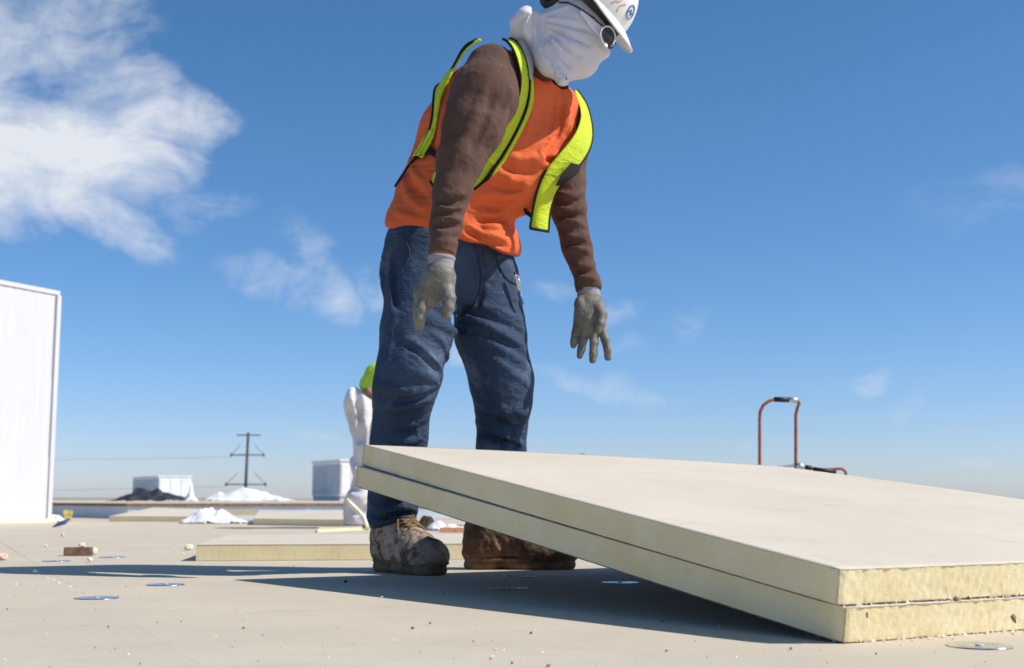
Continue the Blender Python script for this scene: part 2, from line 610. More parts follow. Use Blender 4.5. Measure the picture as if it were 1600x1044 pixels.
# ------------------------------------------------------------------ materials of the setting
def facer_build(base, warm, worldpos):
    def f(b):
        P = b.pos if worldpos else b.obj
        mott = b.noise(P, 2.2, 6, 0.62)
        fib = b.noise(b.mapping(P, scale=(1, 5, 1), rot=(0, 0, math.radians(26))), 70, 4, 0.7)
        fib2 = b.noise(b.mapping(P, scale=(6, 1, 1), rot=(0, 0, math.radians(26))), 45, 4, 0.7)
        spk = b.vor(P, 140)
        spm = b.m('MULTIPLY', b.ramp(spk, 0.10, 0.02), b.ramp(b.noise(P, 33, 2), 0.56, 0.66))
        c = b.mix(b.ramp(mott, 0.3, 0.7), tuple(q * 0.93 for q in base), tuple(q * 1.05 for q in base))
        c = b.mix(b.m('MULTIPLY', b.ramp(fib, 0.35, 0.75), 0.5), c, warm)
        c = b.mix(b.m('MULTIPLY', b.ramp(fib2, 0.5, 0.8), 0.34), c, tuple(q * 0.78 for q in base))
        # scuffs and dusty footprints
        sc = b.noise(b.mapping(P, scale=(1.0, 2.4, 1), rot=(0, 0, 0.9)), 5.5, 7, 0.68, 0.8)
        c = b.mix(b.m('MULTIPLY', b.ramp(sc, 0.54, 0.70), 0.30), c, tuple(q * 0.66 for q in base))
        c = b.mix(b.m('MULTIPLY', spm, 0.45), c, (0.16, 0.12, 0.09))
        if worldpos:
            c = b.mix(b.ramp(b.rnd, 0, 1, 0.0, 0.10, smooth=False), c, tuple(q * 0.75 for q in base))
        h = b.m('ADD', b.m('MULTIPLY', fib, 0.6), b.m('MULTIPLY', b.noise(P, 260, 3, 0.7), 0.5))
        h = b.m('ADD', h, b.m('MULTIPLY', fib2, 0.5))
        setp(b, Base_Color=c, Roughness=0.82, Normal=b.bump(h, 0.35, 0.0016))
        b.p.inputs['Specular IOR Level'].default_value = 0.25
    return f

M = {}
M['deck'] = material('deck_facer', facer_build((0.545, 0.475, 0.360), (0.61, 0.535, 0.42), True))
M['facer'] = material('board_facer', facer_build((0.61, 0.545, 0.435), (0.66, 0.595, 0.49), False))

def foam_build(b):
    P = b.obj
    n = b.noise(P, 6, 5, 0.6)
    cell = b.noise(P, 330, 3, 0.7)
    saw = b.noise(b.mapping(P, scale=(1.0, 1.0, 0.25), rot=(0.0, 0.5, 0.5)), 90, 3, 0.6)
    c = b.mix(b.ramp(n, 0.3, 0.7), (0.76, 0.635, 0.355), (0.83, 0.735, 0.475))
    c = b.mix(b.m('MULTIPLY', b.ramp(b.noise(P, 3.1, 3, 0.5, 0.5), 0.52, 0.72), 0.4), c, (0.78, 0.73, 0.55))
    c = b.mix(b.m('MULTIPLY', b.ramp(cell, 0.48, 0.7), 0.35), c, (0.84, 0.79, 0.59))
    st = b.noise(b.mapping(P, scale=(1, 1, 6)), 14, 5, 0.7)
    c = b.mix(b.m('MULTIPLY', b.ramp(st, 0.60, 0.76), 0.30), c, (0.50, 0.40, 0.20))
    h = b.m('ADD', b.m('MULTIPLY', cell, 0.7), b.m('MULTIPLY', saw, 0.9))
    setp(b, Base_Color=c, Roughness=0.85, Normal=b.bump(h, 0.6, 0.0022))
    b.p.inputs['Specular IOR Level'].default_value = 0.2
    b.p.inputs['Subsurface Weight'].default_value = 0.15
    b.p.inputs['Subsurface Radius'].default_value = (0.006, 0.005, 0.003)
M['foam'] = material('polyiso_foam', foam_build)
M['foam_crumb'] = simple('foam_crumb', (0.76, 0.70, 0.52), 0.9, 0.2, 30, 0.3)
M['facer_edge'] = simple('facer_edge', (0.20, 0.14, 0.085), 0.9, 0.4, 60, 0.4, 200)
M['white_metal'] = simple('white_metal', (0.78, 0.79, 0.80), 0.45, 0.05, 3, 0.04, 20)
M['grey_metal'] = simple('grey_metal', (0.45, 0.50, 0.56), 0.5, 0.10, 3, 0.05, 20)
M['wood'] = simple('weathered_wood', (0.24, 0.15, 0.09), 0.85, 0.35, 25, 0.3, 80)
M['pale_wood'] = simple('offcut_wood', (0.22, 0.13, 0.085), 0.85, 0.3, 40, 0.4, 120)
M['black'] = simple('black_rubber', (0.015, 0.015, 0.017), 0.55, 0.3, 30, 0.1)
M['fascia'] = simple('grey_fascia', (0.56, 0.62, 0.70), 0.5, 0.08, 3, 0.05, 20)
M['dark'] = simple('dark_steel', (0.035, 0.037, 0.042), 0.5, 0.3, 10, 0.1)
M['orange_paint'] = simple('red_oxide_paint', (0.46, 0.14, 0.07), 0.5, 0.3, 20, 0.15, 60, c2=(0.30, 0.09, 0.05))
M['silver'] = simple('silver_tape', (0.62, 0.62, 0.63), 0.35, 0.1, 30, 0.2, metal=0.6)
M['blue_tape'] = simple('blue_scrap', (0.03, 0.08, 0.22), 0.5, 0.3, 30)
M['pink'] = simple('pink_flagging', (0.76, 0.52, 0.42), 0.7, 0.2, 30)
M['yellow'] = simple('yellow_foam', (0.62, 0.48, 0.15), 0.8, 0.2, 20)

def plastic_build(b):
    n = b.noise(b.obj, 3, 4)
    setp(b, Base_Color=b.mix(n, (0.78, 0.79, 0.82), (0.90, 0.90, 0.91)), Roughness=0.35,
         Normal=b.bump(b.noise(b.obj, 26, 6, 0.7, 0.6), 0.5, 0.02))
M['plastic'] = material('white_sheeting', plastic_build)
def tarp_build(b):
    setp(b, Base_Color=b.mix(b.noise(b.obj, 3, 4), (0.012, 0.013, 0.018), (0.05, 0.055, 0.065)), Roughness=0.42,
         Normal=b.bump(b.noise(b.obj, 9, 6, 0.7, 0.6), 0.5, 0.03))
M['tarp'] = material('black_sheeting', tarp_build)
def plate_build(b):
    setp(b, Base_Color=b.mix(b.vor(b.obj, 240, out='Color'), (0.55, 0.58, 0.62), (0.80, 0.82, 0.84)), Metallic=0.95,
         Roughness=b.ramp(b.noise(b.obj, 60, 3), 0.3, 0.7, 0.16, 0.38))
M['plate'] = material('galvanised_plate', plate_build)
def siding_build(b):
    P = b.obj
    st = b.noise(b.mapping(P, scale=(6, 6, 0.25)), 5, 5, 0.65)
    d = b.noise(P, 2.5, 5, 0.6)
    c = b.mix(b.ramp(st, 0.35, 0.7), (0.575, 0.58, 0.59), (0.61, 0.615, 0.62))
    c = b.mix(b.m('MULTIPLY', b.ramp(d, 0.55, 0.75), 0.3), c, (0.52, 0.52, 0.52))
    setp(b, Base_Color=c, Roughness=0.55)
M['siding'] = material('white_siding', siding_build)
def terrain_build(b):
    P = b.pos
    n = b.noise(P, 0.004, 8, 0.65)
    n2 = b.noise(P, 0.05, 5, 0.6)
    c = b.mix(b.ramp(n, 0.35, 0.65), (0.20, 0.18, 0.13), (0.34, 0.30, 0.24))
    c = b.mix(b.m('MULTIPLY', b.ramp(n2, 0.55, 0.7), 0.5), c, (0.09, 0.10, 0.06))
    setp(b, Base_Color=c, Roughness=0.95)
M['terrain'] = material('dry_terrain', terrain_build)
M['concrete'] = simple('roof_edge', (0.40, 0.39, 0.37), 0.85, 0.1, 4)

# ------------------------------------------------------------------ terrain, hills, the roof
def build_terrain():
    V, F = [], []
    rings = [30, 90, 200, 450, 900, 1600, 2600, 4000, 6000, 9000, 14000]
    na = 96
    rng = random.Random(3)
    for ri, r in enumerate(rings):
        for k in range(na):
            a = 2 * math.pi * k / na
            z = -9.0
            if r >= 2600: z += (r - 2000) * 0.0016 * (0.55 + 0.45 * math.sin(3 * a + 1) + 0.35 * math.sin(11 * a) + 0.3 * rng.random())
            V.append((r * math.cos(a), r * math.sin(a), z))
    for ri in range(len(rings) - 1):
        for k in range(na):
            k2 = (k + 1) % na
            F.append((ri * na + k, ri * na + k2, (ri + 1) * na + k2, (ri + 1) * na + k))
    F.append(tuple(range(na - 1, -1, -1)))
    o = mesh_np('ground', V, F, M['terrain'])
    tag(o, 'dry tan plain with low hills on the horizon', kind='structure')
build_terrain()

E1 = nrm(G(960, 906) - G(530, 917)); E1 = nrm([E1[0], E1[1] + 0.05, 0])
E2 = np.array([-E1[1], E1[0], 0])
ROOF_ANG = math.atan2(E1[1], E1[0])

bm = bmesh.new()
c = E1 * 0 + np.array([0, 30, 0])
box_bm(bm, (0, 30, -4.57), (120, 110, 9.0), ROOF_ANG)
roof = bm_obj('roof', bm, M['deck'])
tag(roof, 'flat roof deck covered with tan facer boards', kind='structure')

def board_mesh():
    bm = bmesh.new()
    box_bm(bm, (0, 0, -0.026), (1.2197, 2.4397, 0.052), 0, 0.0006)
    me = bpy.data.meshes.new('roof_board')
    bm.to_mesh(me); bm.free()
    me.materials.append(M['deck'])
    return me
RB = board_mesh()
s0 = float(np.dot(G(95, 905), E1))
joint = {0: float(np.dot(G(745, 911), E2)), 1: float(np.dot(G(1215, 940), E2))}
rng = random.Random(5)
for k in range(-14, 10):
    off = joint.get(k, rng.uniform(0, 2.44))
    for j in range(-8, 12):
        cs, ct = s0 + 1.22 * (k + 0.5), off + 2.44 * (j + 0.5)
        p = E1 * cs + E2 * ct
        if not (-1.0 < p[1] < 19 and abs(p[0]) < 0.45 * max(p[1], 0) + 2.2): continue
        o = bpy.data.objects.new('roof_board', RB)
        near = p[1] < 5
        o.location = (p[0] + rng.uniform(-1, 1) * 5e-4, p[1], rng.uniform(-1, 1) * (0.0004 if near else 0.0006))
        o.rotation_euler = (rng.uniform(-1, 1) * 2e-4, rng.uniform(-1, 1) * 2e-4, ROOF_ANG + rng.uniform(-1, 1) * 8e-4)
        COL.objects.link(o)
        o.parent = roof

# raised roof section behind, with its metal fascia and timber nailer
UP = 0.165
cor = G(199, 811)
PLAT_A = cor
E1b = nrm([0.93, 0.30, 0])
E2b = np.array([-0.62, 0.785, 0])
PLAT = [cor, cor + E1b * 26, cor + E1b * 26 + E2b * 60, cor + E2b * 60]
def prism(name, poly, z0, z1, mat, parent=None):
    n = len(poly)
    V = [(p[0], p[1], z0) for p in poly] + [(p[0], p[1], z1) for p in poly]
    F = [tuple(range(n - 1, -1, -1)), tuple(range(n, 2 * n))] + [(i, (i + 1) % n, n + (i + 1) % n, n + i) for i in range(n)]
    return mesh_np(name, V, F, mat, parent, False)
o = prism('raised_roof', PLAT, -0.05, UP - 0.03, M['fascia'])
tag(o, 'raised roof section edged with grey metal fascia', kind='structure')
def strip_along(name, a, d, L, w, z0, z1, out, mat, parent):
    n_ = np.array([d[1], -d[0], 0]) * out
    p = [a + n_ * w, a + d * L + n_ * w, a + d * L - n_ * 0.25, a - n_ * 0.25]
    return prism(name, p if out > 0 else p[::-1], z0, z1, mat, parent)
strip_along('timber_nailer', cor - E1b * 0.02, E1b, 26, 0.02, UP - 0.028, UP - 0.002, 1, M['wood'], o)
strip_along('timber_nailer', cor, E2b, 60, 0.02, UP - 0.0275, UP - 0.0015, -1, M['wood'], o)
prism('roof_sheet', [PLAT[0] + (E1b + E2b) * 0.2, PLAT[1] + E2b * 0.2, PLAT[2], PLAT[3] + E1b * 0.2], UP - 0.03, UP, M['deck'], o)
for k in range(9):       # fascia lap joints
    a = cor + E1b * (1.9 + 2.6 * k) + np.array([E1b[1], -E1b[0], 0]) * 0.003
    prism('fascia_lap', [a, a + E1b * 0.05, a + E1b * 0.05 + E2b * 0.02, a + E2b * 0.02], -0.03, UP - 0.03, M['fascia'], o)

# ------------------------------------------------------------------ roof objects far behind
def rooftop_unit(px0, pxm, px1, pytop, Y, label, H, Z=UP, tilt=0.0):
    """box-shaped air handler: near edge at pxm, left face to px0, right face to px1"""
    t = empty('rooftop_unit', W(pxm, 780, Y)); t.location.z = Z
    tag(t, label, 'rooftop unit', 'white rooftop units')
    pm = W(pxm, 780, Y)[:2]
    la, ra = nrm([-0.50, 0.866, 0])[:2], nrm([0.866, 0.50, 0])[:2]
    def edge_len(dirv, px):     # march until the projected pixel is reached
        L = 0.0
        while L < 9:
            q = pm + dirv * L
            if (px - pxm) * (CX + FPX * q[0] / (q[1] * 0.992) - px) >= 0 and L > 0.05: return L
            L += 0.02
        return L
    Ll, Lr = edge_len(la, px0), edge_len(ra, px1)
    c = pm + la * Ll / 2 + ra * Lr / 2
    ang = math.atan2(ra[1], ra[0])
    def part(name, cx, cy, cz, sx, sy, sz, mat, bev=0.0):
        bm = bmesh.new()
        q = pm + ra * cx + la * cy
        box_bm(bm, (q[0], q[1], Z + cz), (sx, sy, sz), ang, bev)
        return bm_obj(name, bm, mat, t)
    part('base_rail', Lr / 2, Ll / 2, 0.06, Lr * 0.96, Ll * 0.96, 0.12, M['grey_metal'])
    part('cabinet', Lr / 2, Ll / 2, 0.12 + (H - 0.17) / 2, Lr, Ll, H - 0.17, M['white_metal'], 0.01)
    part('top_cover', Lr / 2, Ll / 2, H - 0.025, Lr + 0.06, Ll + 0.06, 0.05, M['white_metal'], 0.008)
    n = 3
    for i in range(n):
        part('access_panel', Lr * (i + 0.5) / n, -0.008, H * 0.52, Lr / n - 0.06, 0.02, H * 0.72, M['white_metal'], 0.004)
    for i in range(2):
        part('louvre_panel', -0.008, Ll * (i + 0.5) / 2, H * 0.52, 0.02, Ll / 2 - 0.08, H * 0.7, M['grey_metal'], 0.004)
    return t
rooftop_unit(207, 247, 298, 744, 50, 'boxy white rooftop unit behind the black sheeting heap', 0.95)
rooftop_unit(488, 531, 575, 718, 34, 'tall white rooftop unit behind the bent worker', 1.09)

def wrapped_unit():
    """big white ribbed enclosure at the left edge"""
    near, far = W(-80, 780, 10.95), W(77, 780, 11.95)
    H = 2.16
    t = empty('equipment_enclosure', (far[0], far[1], 0))
    tag(t, 'tall white ribbed equipment enclosure at the left edge of the roof', 'enclosure')
    d = nrm([far[0] - near[0], far[1] - near[1], 0]); n_ = np.array([d[1], -d[0], 0])
    L = np.linalg.norm(far[:2] - near[:2]) + 1.2
    a = far - d * L; a[2] = 0
    # corrugated wall: ribs as real geometry
    def corr(name, z0, z1, off):
        V, F = [], []
        m = int(L / 0.028)
        for i in range(m + 1):
            p = a + d * (L * i / m)
            k = i % 4
            w = off + (0.0022 if k in (1, 2) else 0.0)
            for z in (z0, z1): V.append((p[0] + n_[0] * w, p[1] + n_[1] * w, z))
        for i in range(m): F.append((2 * i, 2 * i + 2, 2 * i + 3, 2 * i + 1))
        q = len(V)
        for z in (z0, z1):
            for p in (a, a + d * L): V.append((p[0] - n_[0] * 0.02, p[1] - n_[1] * 0.02, z))
        return mesh_np(name, V, F, M['siding'], t, False)
    corr('upper_siding', 1.32, H - 0.03, 0.0)
    corr('middle_siding', 0.60, 1.325, 0.004)
    corr('lower_siding', 0.03, 0.605, 0.008)
    # body behind the siding
    prism('body', [a - n_ * 0.01, a + d * (L - 0.003) - n_ * 0.01, a + d * (L - 0.003) - n_ * 1.5, a - n_ * 1.5], 0.0, H - 0.04, M['siding'], t)
    prism('top_flashing', [a + n_ * 0.014, a + d * (L + 0.006) + n_ * 0.014, a + d * (L + 0.006) - n_ * 1.51, a - n_ * 1.51], H - 0.04, H, M['siding'], t)
    prism('corner_trim', [a + d * (L - 0.035) + n_ * 0.028, a + d * (L + 0.012) + n_ * 0.028, a + d * (L + 0.012) - n_ * 0.03, a + d * (L - 0.035) - n_ * 0.008], 0.0, H - 0.045, M['siding'], t)
    prism('foam_base_strip', [a + n_ * 0.08, a + d * (L + 0.02) + n_ * 0.08, a + d * (L + 0.02) + n_ * 0.031, a + n_ * 0.031], 0.0, 0.035, M['foam_crumb'], t)
wrapped_unit()

def heap(name, c, sx, sy, h, mat, seed, label, cat, ang=0.0, n=34, peaks=4, rough=0.35, base=0.0):
    """crumpled sheet lying in folds"""
    rg = random.Random(seed)
    pk = [(rg.uniform(-0.6, 0.6), rg.uniform(-0.4, 0.4), rg.uniform(0.25, 0.5), rg.uniform(0.6, 1.0)) for _ in range(peaks)]
    u = np.linspace(-1, 1, n); v = np.linspace(-1, 1, max(16, n // 2))
    U, Vv = np.meshgrid(u, v, indexing='ij')
    P = np.stack([U.ravel() * sx * 4, Vv.ravel() * sy * 4, np.zeros(U.size)], 1)
    rr = np.sqrt(U.ravel() ** 2 + Vv.ravel() ** 2) + 0.25 * fbm(P * 0.9 / max(sx, 0.2), seed, 3)
    env = np.clip(1 - rr, 0, 1) ** 0.6
    z = np.zeros(U.size)
    for (a, b_, s_, w) in pk:
        z = np.maximum(z, w * np.exp(-(((U.ravel() - a) ** 2 + (Vv.ravel() - b_) ** 2) / s_ ** 2)))
    rid = 1 - np.abs(fbm(P * 0.55 / max(sx, 0.2), seed + 5, 3, 0.55)) * 2.4
    z = env * (z * (1 - rough) + rough * np.clip(rid, 0, 1.2)) * h
    ca, sa = math.cos(ang), math.sin(ang)
    x, y = U.ravel() * sx, Vv.ravel() * sy
    V = np.stack([c[0] + x * ca - y * sa, c[1] + x * sa + y * ca, base + z], 1)
    m = len(v)
    keepv = rr < 1.0
    F = []
    for i in range(n - 1):
        for j in range(m - 1):
            q = (i * m + j, (i + 1) * m + j, (i + 1) * m + j + 1, i * m + j + 1)
            if all(keepv[k] for k in q): F.append(q)
    used = sorted({k for f in F for k in f}); mp = {k: i for i, k in enumerate(used)}
    o = mesh_np(name, V[used], [tuple(mp[k] for k in f) for f in F], mat, None, False)
    md = o.modifiers.new('t', 'SOLIDIFY'); md.thickness = 0.004; md.offset = 1
    tag(o, label, cat)
    return o

heap('sheeting_heap', W(230, 780, 26), 0.84, 0.45, 0.46, M['tarp'], 11, 'heap of black sheeting on the raised roof edge', 'sheeting', base=UP, peaks=5)
heap('sheeting_heap', W(383, 780, 26), 1.02, 0.50, 0.46, M['plastic'], 7, 'wide heap of white sheeting below the utility pole', 'sheeting', base=UP, peaks=5)
heap('sheeting_heap', W(338, 780, 11.4), 0.33, 0.26, 0.21, M['plastic'], 21, 'crumpled white sheeting in front of the leaning tan board', 'sheeting', peaks=5, rough=0.30, n=44)
heap('sheeting_heap', G(88, 815), 0.13, 0.12, 0.14, M['plastic'], 4, 'small crumpled white sheeting at the foot of the enclosure', 'sheeting', peaks=3, rough=0.4)
heap('sheeting_heap', W(299, 780, 25.5), 0.13, 0.20, 0.44, M['plastic'], 9, 'upright bundle of white sheeting beside the boxy rooftop unit', 'sheeting', base=UP, peaks=2, rough=0.3)
heap('sheeting_heap', G(697, 829), 0.14, 0.10, 0.13, M['plastic'], 31, 'white sheeting scrap seen between the worker boots', 'sheeting', peaks=3, rough=0.45)

def loose_board(name, pts, th, label, cat, group=None, tapered=False):
    """flat foam board from four ground corners with corner heights"""
    P = [np.asarray(p, float) for p in pts]
    t = empty(name, (P[0][0], P[0][1], min(p[2] for p in P)))
    tag(t, label, cat, group)
    up = np.array([0, 0, th])
    def slab(nm, lo, hi, mat, gx=0.0):
        V = [p + np.array([0, 0, lo]) for p in P] + [p + np.array([0, 0, hi]) for p in P]
        F = [(3, 2, 1, 0), (4, 5, 6, 7)] + [(i, (i + 1) % 4, 4 + (i + 1) % 4, 4 + i) for i in range(4)]
        return mesh_np(nm, V, F, mat, t, False)
    slab('foam_core', 0.0015, th - 0.0015, M['foam'])
    c = sum(P) / 4
    Q = P
    P = [c + (p - c) * 1.002 for p in Q]
    slab('facer', th - 0.0015, th, M['facer'])
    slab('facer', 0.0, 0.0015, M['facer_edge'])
    return t
# board lying on the deck behind the worker's boots
a_, b2 = G(306, 877), G(806, 874)
dd = nrm(b2 - a_); nn = np.array([-dd[1], dd[0], 0])
loose_board('insulation_board', [a_, a_ + dd * 1.22, a_ + dd * 1.22 + nn * 1.22, a_ + nn * 1.22], 0.056,
            'tan faced insulation board lying flat behind the worker boots', 'insulation board')
# leaning / flat boards further back
q0 = W(172, 811, 12.6); q0[2] = 0
loose_board('insulation_board', [np.array([*W(172, 780, 12.3)[:2], 0.0]), np.array([*W(322, 780, 12.0)[:2], 0.0]),
            np.array([*W(332, 780, 12.9)[:2], 0.06]), np.array([*W(240, 780, 13.2)[:2], 0.075])], 0.05,
            'tan board leaning low against the raised roof edge', 'insulation board')
loose_board('foam_plank', [np.array([*W(352, 780, 12.3)[:2], 0.06]), np.array([*W(405, 780, 12.3)[:2], 0.06]),
            np.array([*W(405, 780, 12.7)[:2], 0.06]), np.array([*W(352, 780, 12.7)[:2], 0.06])], 0.05,
            'short cream foam plank behind the crumpled white sheeting', 'foam plank')
loose_board('insulation_board', [np.array([*W(396, 780, 10.6)[:2], 0.0]), np.array([*W(548, 780, 10.0)[:2], 0.0]),
            np.array([*W(552, 780, 11.4)[:2], 0.06]), np.array([*W(405, 780, 11.9)[:2], 0.05])], 0.052,
            'cream edged board propped low beside the bent worker', 'insulation board')
loose_board('foam_plank', [np.array([*G(496, 832)[:2], 0.0]), np.array([*G(566, 829)[:2], 0.0]),
            np.array([*G(566, 826)[:2], 0.0]), np.array([*G(500, 828)[:2], 0.0])], 0.02,
            'thin cream foam strip at the feet of the bent worker', 'foam plank')

# ---- utility pole and power lines
def utility_pole():
    Y = 180.0
    t = empty('utility_pole', (*W(385, 780, Y)[:2], -9.0))
    tag(t, 'dark utility pole with three cross arms on the horizon', 'utility pole')
    top, bot = W(388, 676, Y), W(384.5, 780, Y); bot[2] = -9.0; bot[0] -= 0.35
    tube('pole', [bot, top], [0.28, 0.17], M['dark'], t, 10)
    tips = []
    for (py, xl, xr, rise) in ((680, 370, 407, 0), (711, 361, 412, 1.5), (757, 353, 415, 1.6)):
        l, r = W(xl, py, Y), W(xr, py, Y)
        tube('cross_arm', [l, r], 0.09, M['dark'], t, 6)
        mid = (l + r) / 2
        if rise:
            for e in (l, r):
                tube('brace', [e, np.array([mid[0] + (e[0] - mid[0]) * 0.42, Y, mid[2] + rise])], 0.035, M['dark'], t, 5)
                V, F = tube_geo([e + np.array([0, 0, 0.25]), e + np.array([0, 0, 0.12]), e, e - np.array([0, 0, 0.3])], [0.05, 0.13, 0.13, 0.05], 8)
                mesh_np('insulator', V, F, M['dark'], t)
        tips += [l, r]
    return tips
tips = utility_pole()
for i, lab in ((2, 'upper faint power line running left from the utility pole'), (4, 'lower faint power line running left from the utility pole')):
    a = tips[i] - np.array([0, 0, 0.3]); b_ = a + np.array([-95, 25.0, 0.9 if i == 2 else -0.2])
    pts = []
    for k in range(25):
        s_ = k / 24
        p = a * (1 - s_) + b_ * s_
        p[2] -= 4 * 0.5 * s_ * (1 - s_)
        pts.append(p)
    tag(tube('power_line', pts, 0.016, M['dark'], None, 5), lab, 'power line')

# ---- long-handled cart behind the tilted boards
def cart():
    Y = 7.0
    base = W(1215, 780, Y)
    t = empty('roller_cart', (base[0], base[1], 0))
    tag(t, 'roof cart with tall orange tube handle and black grip behind the tilted boards', 'cart')
    path = [W(1187, 905, Y), W(1187, 780, Y), W(1187, 655, Y), W(1188, 643, Y), W(1193, 633, Y), W(1201, 627, Y), W(1211, 624, Y), W(1228, 624.5, Y),
            W(1240, 625, Y), W(1247, 626, Y), W(1249, 630, Y), W(1246, 638, Y), W(1243.5, 648, Y), W(1243.5, 780, Y), W(1243.5, 900, Y)]
    for p in path: p[2] = max(p[2], 0.16)
    tube('handle', path, 0.0092, M['orange_paint'], t, 10)
    tube('grip', [W(1210, 624.2, Y), W(1232, 624.8, Y)], 0.0145, M['black'], t, 10)
    tube('tape_wrap', [W(1233, 624.8, Y), W(1246, 625.8, Y)], 0.0155, M['silver'], t, 10)
    X0, X1 = W(1187, 780, Y)[0], W(1243.5, 780, Y)[0]
    bm = bmesh.new(); box_bm(bm, ((X0 + X1) / 2 + 0.16, Y + 0.16, 0.155), (0.62, 0.30, 0.03), 0, 0.006); bm_obj('deck_plate', bm, M['orange_paint'], t)
    bm = bmesh.new(); box_bm(bm, ((X0 + X1) / 2 + 0.2, Y + 0.16, 0.255), (0.46, 0.24, 0.168), 0, 0.02); bm_obj('tank', bm, M['grey_metal'], t)
    for wx in (X0 - 0.02, X1 + 0.26):
        for wy in (Y + 0.02, Y + 0.30):
            c = np.array([wx, wy, 0.072])
            w = tube('wheel', [c + np.array([0, -0.02, 0]), c + np.array([0, 0.02, 0])], 0.07, M['black'], t, 20)
            tube('hub', [c + np.array([0, -0.026, 0]), c + np.array([0, 0.026, 0])], 0.03, M['silver'], w, 12)
            tube('axle_post', [c, np.array([wx, wy, 0.15])], 0.012, M['dark'], t, 8)
    # clutter on top that shows over the board edge
    tube('hose', smooth_path([W(1216, 730, Y), W(1232, 727.5, Y), W(1246, 728, Y), W(1262, 730.5, Y), W(1280, 735, Y + 0.03), W(1300, 742, Y + 0.1)], 24), 0.008, M['grey_metal'], t, 8)
    tube('valve', [W(1245, 727, Y - 0.02), W(1256, 730, Y - 0.02)], 0.016, M['silver'], t, 10)
    tube('coupling', [W(1258, 730, Y - 0.02), W(1268, 731.5, Y - 0.02)], 0.013, M['black'], t, 10)
    tube('black_bar', [W(1270, 733, Y), W(1306, 737.5, Y)], 0.012, M['black'], t, 8)
    tube('outlet_pipe', smooth_path([W(1290, 734, Y), W(1304, 733, Y), W(1314, 732.5, Y), W(1319, 735, Y), W(1322, 742, Y), W(1323, 770, Y)], 20), 0.008, M['orange_paint'], t, 8)
    tube('support_post', [W(1300, 736, Y + 0.02), W(1300, 820, Y + 0.05)], 0.01, M['dark'], t, 8)
cart()

def vent_cap():
    p = W(909, 780, 9.5)
    t = empty('roof_vent', (p[0], p[1], 0))
    tag(t, 'grey domed roof vent just showing over the tilted boards', 'roof vent')
    z = W(909, 709.5, 9.5)[2]
    tube('pipe', [np.array([p[0], p[1], 0]), np.array([p[0], p[1], z - 0.03])], 0.03, M['grey_metal'], t, 14)
    V, F = tube_geo([np.array([p[0], p[1], z - 0.035]), np.array([p[0], p[1], z - 0.025]), np.array([p[0], p[1], z - 0.01]), np.array([p[0], p[1], z - 0.002]), np.array([p[0], p[1], z])],
                    [0.052, 0.053, 0.044, 0.025, 0.006], 18)
    mesh_np('cap', V, F, M['dark'], t)
    V, F = tube_geo([np.array([p[0], p[1], 0.0]), np.array([p[0], p[1], 0.012]), np.array([p[0], p[1], 0.05])], [0.12, 0.11, 0.035], 18)
    mesh_np('flashing', V, F, M['grey_metal'], t)
vent_cap()

# ------------------------------------------------------------------ the two tilted insulation boards
TH = 0.0535
A0 = G(1311, 1006)
B0 = W(562, 760, 3.37)
D_dir = nrm([0.862, 0.500, 0])
WID = 1.42
C0 = B0 + D_dir * WID; C0[2] = B0[2] - 0.038
D0 = A0 + D_dir * WID
def board_pt(u, v, w, shift=(0, 0, 0)):
    """u along A->B, v along A->D (metres/extent 0..1), w height in stack"""
    p = (A0 * (1 - u) + B0 * u) * (1 - v) + (D0 * (1 - u) + C0 * u) * v
    p = p + D_dir * (shift[1] * u + shift[2] * (1 - u))
    e = nrm(B0 - A0)
    p = p + e * shift[0]
    bow = 0.005 * math.sin(math.pi * min(max(u, 0), 1)) * (v ** 1.5) + 0.004 * math.sin(math.pi * v) * u
    p = p + np.array([0, 0, bow])
    n_ = nrm(np.cross(D_dir, e)); n_ = n_ if n_[2] > 0 else -n_
    return p + n_ * w

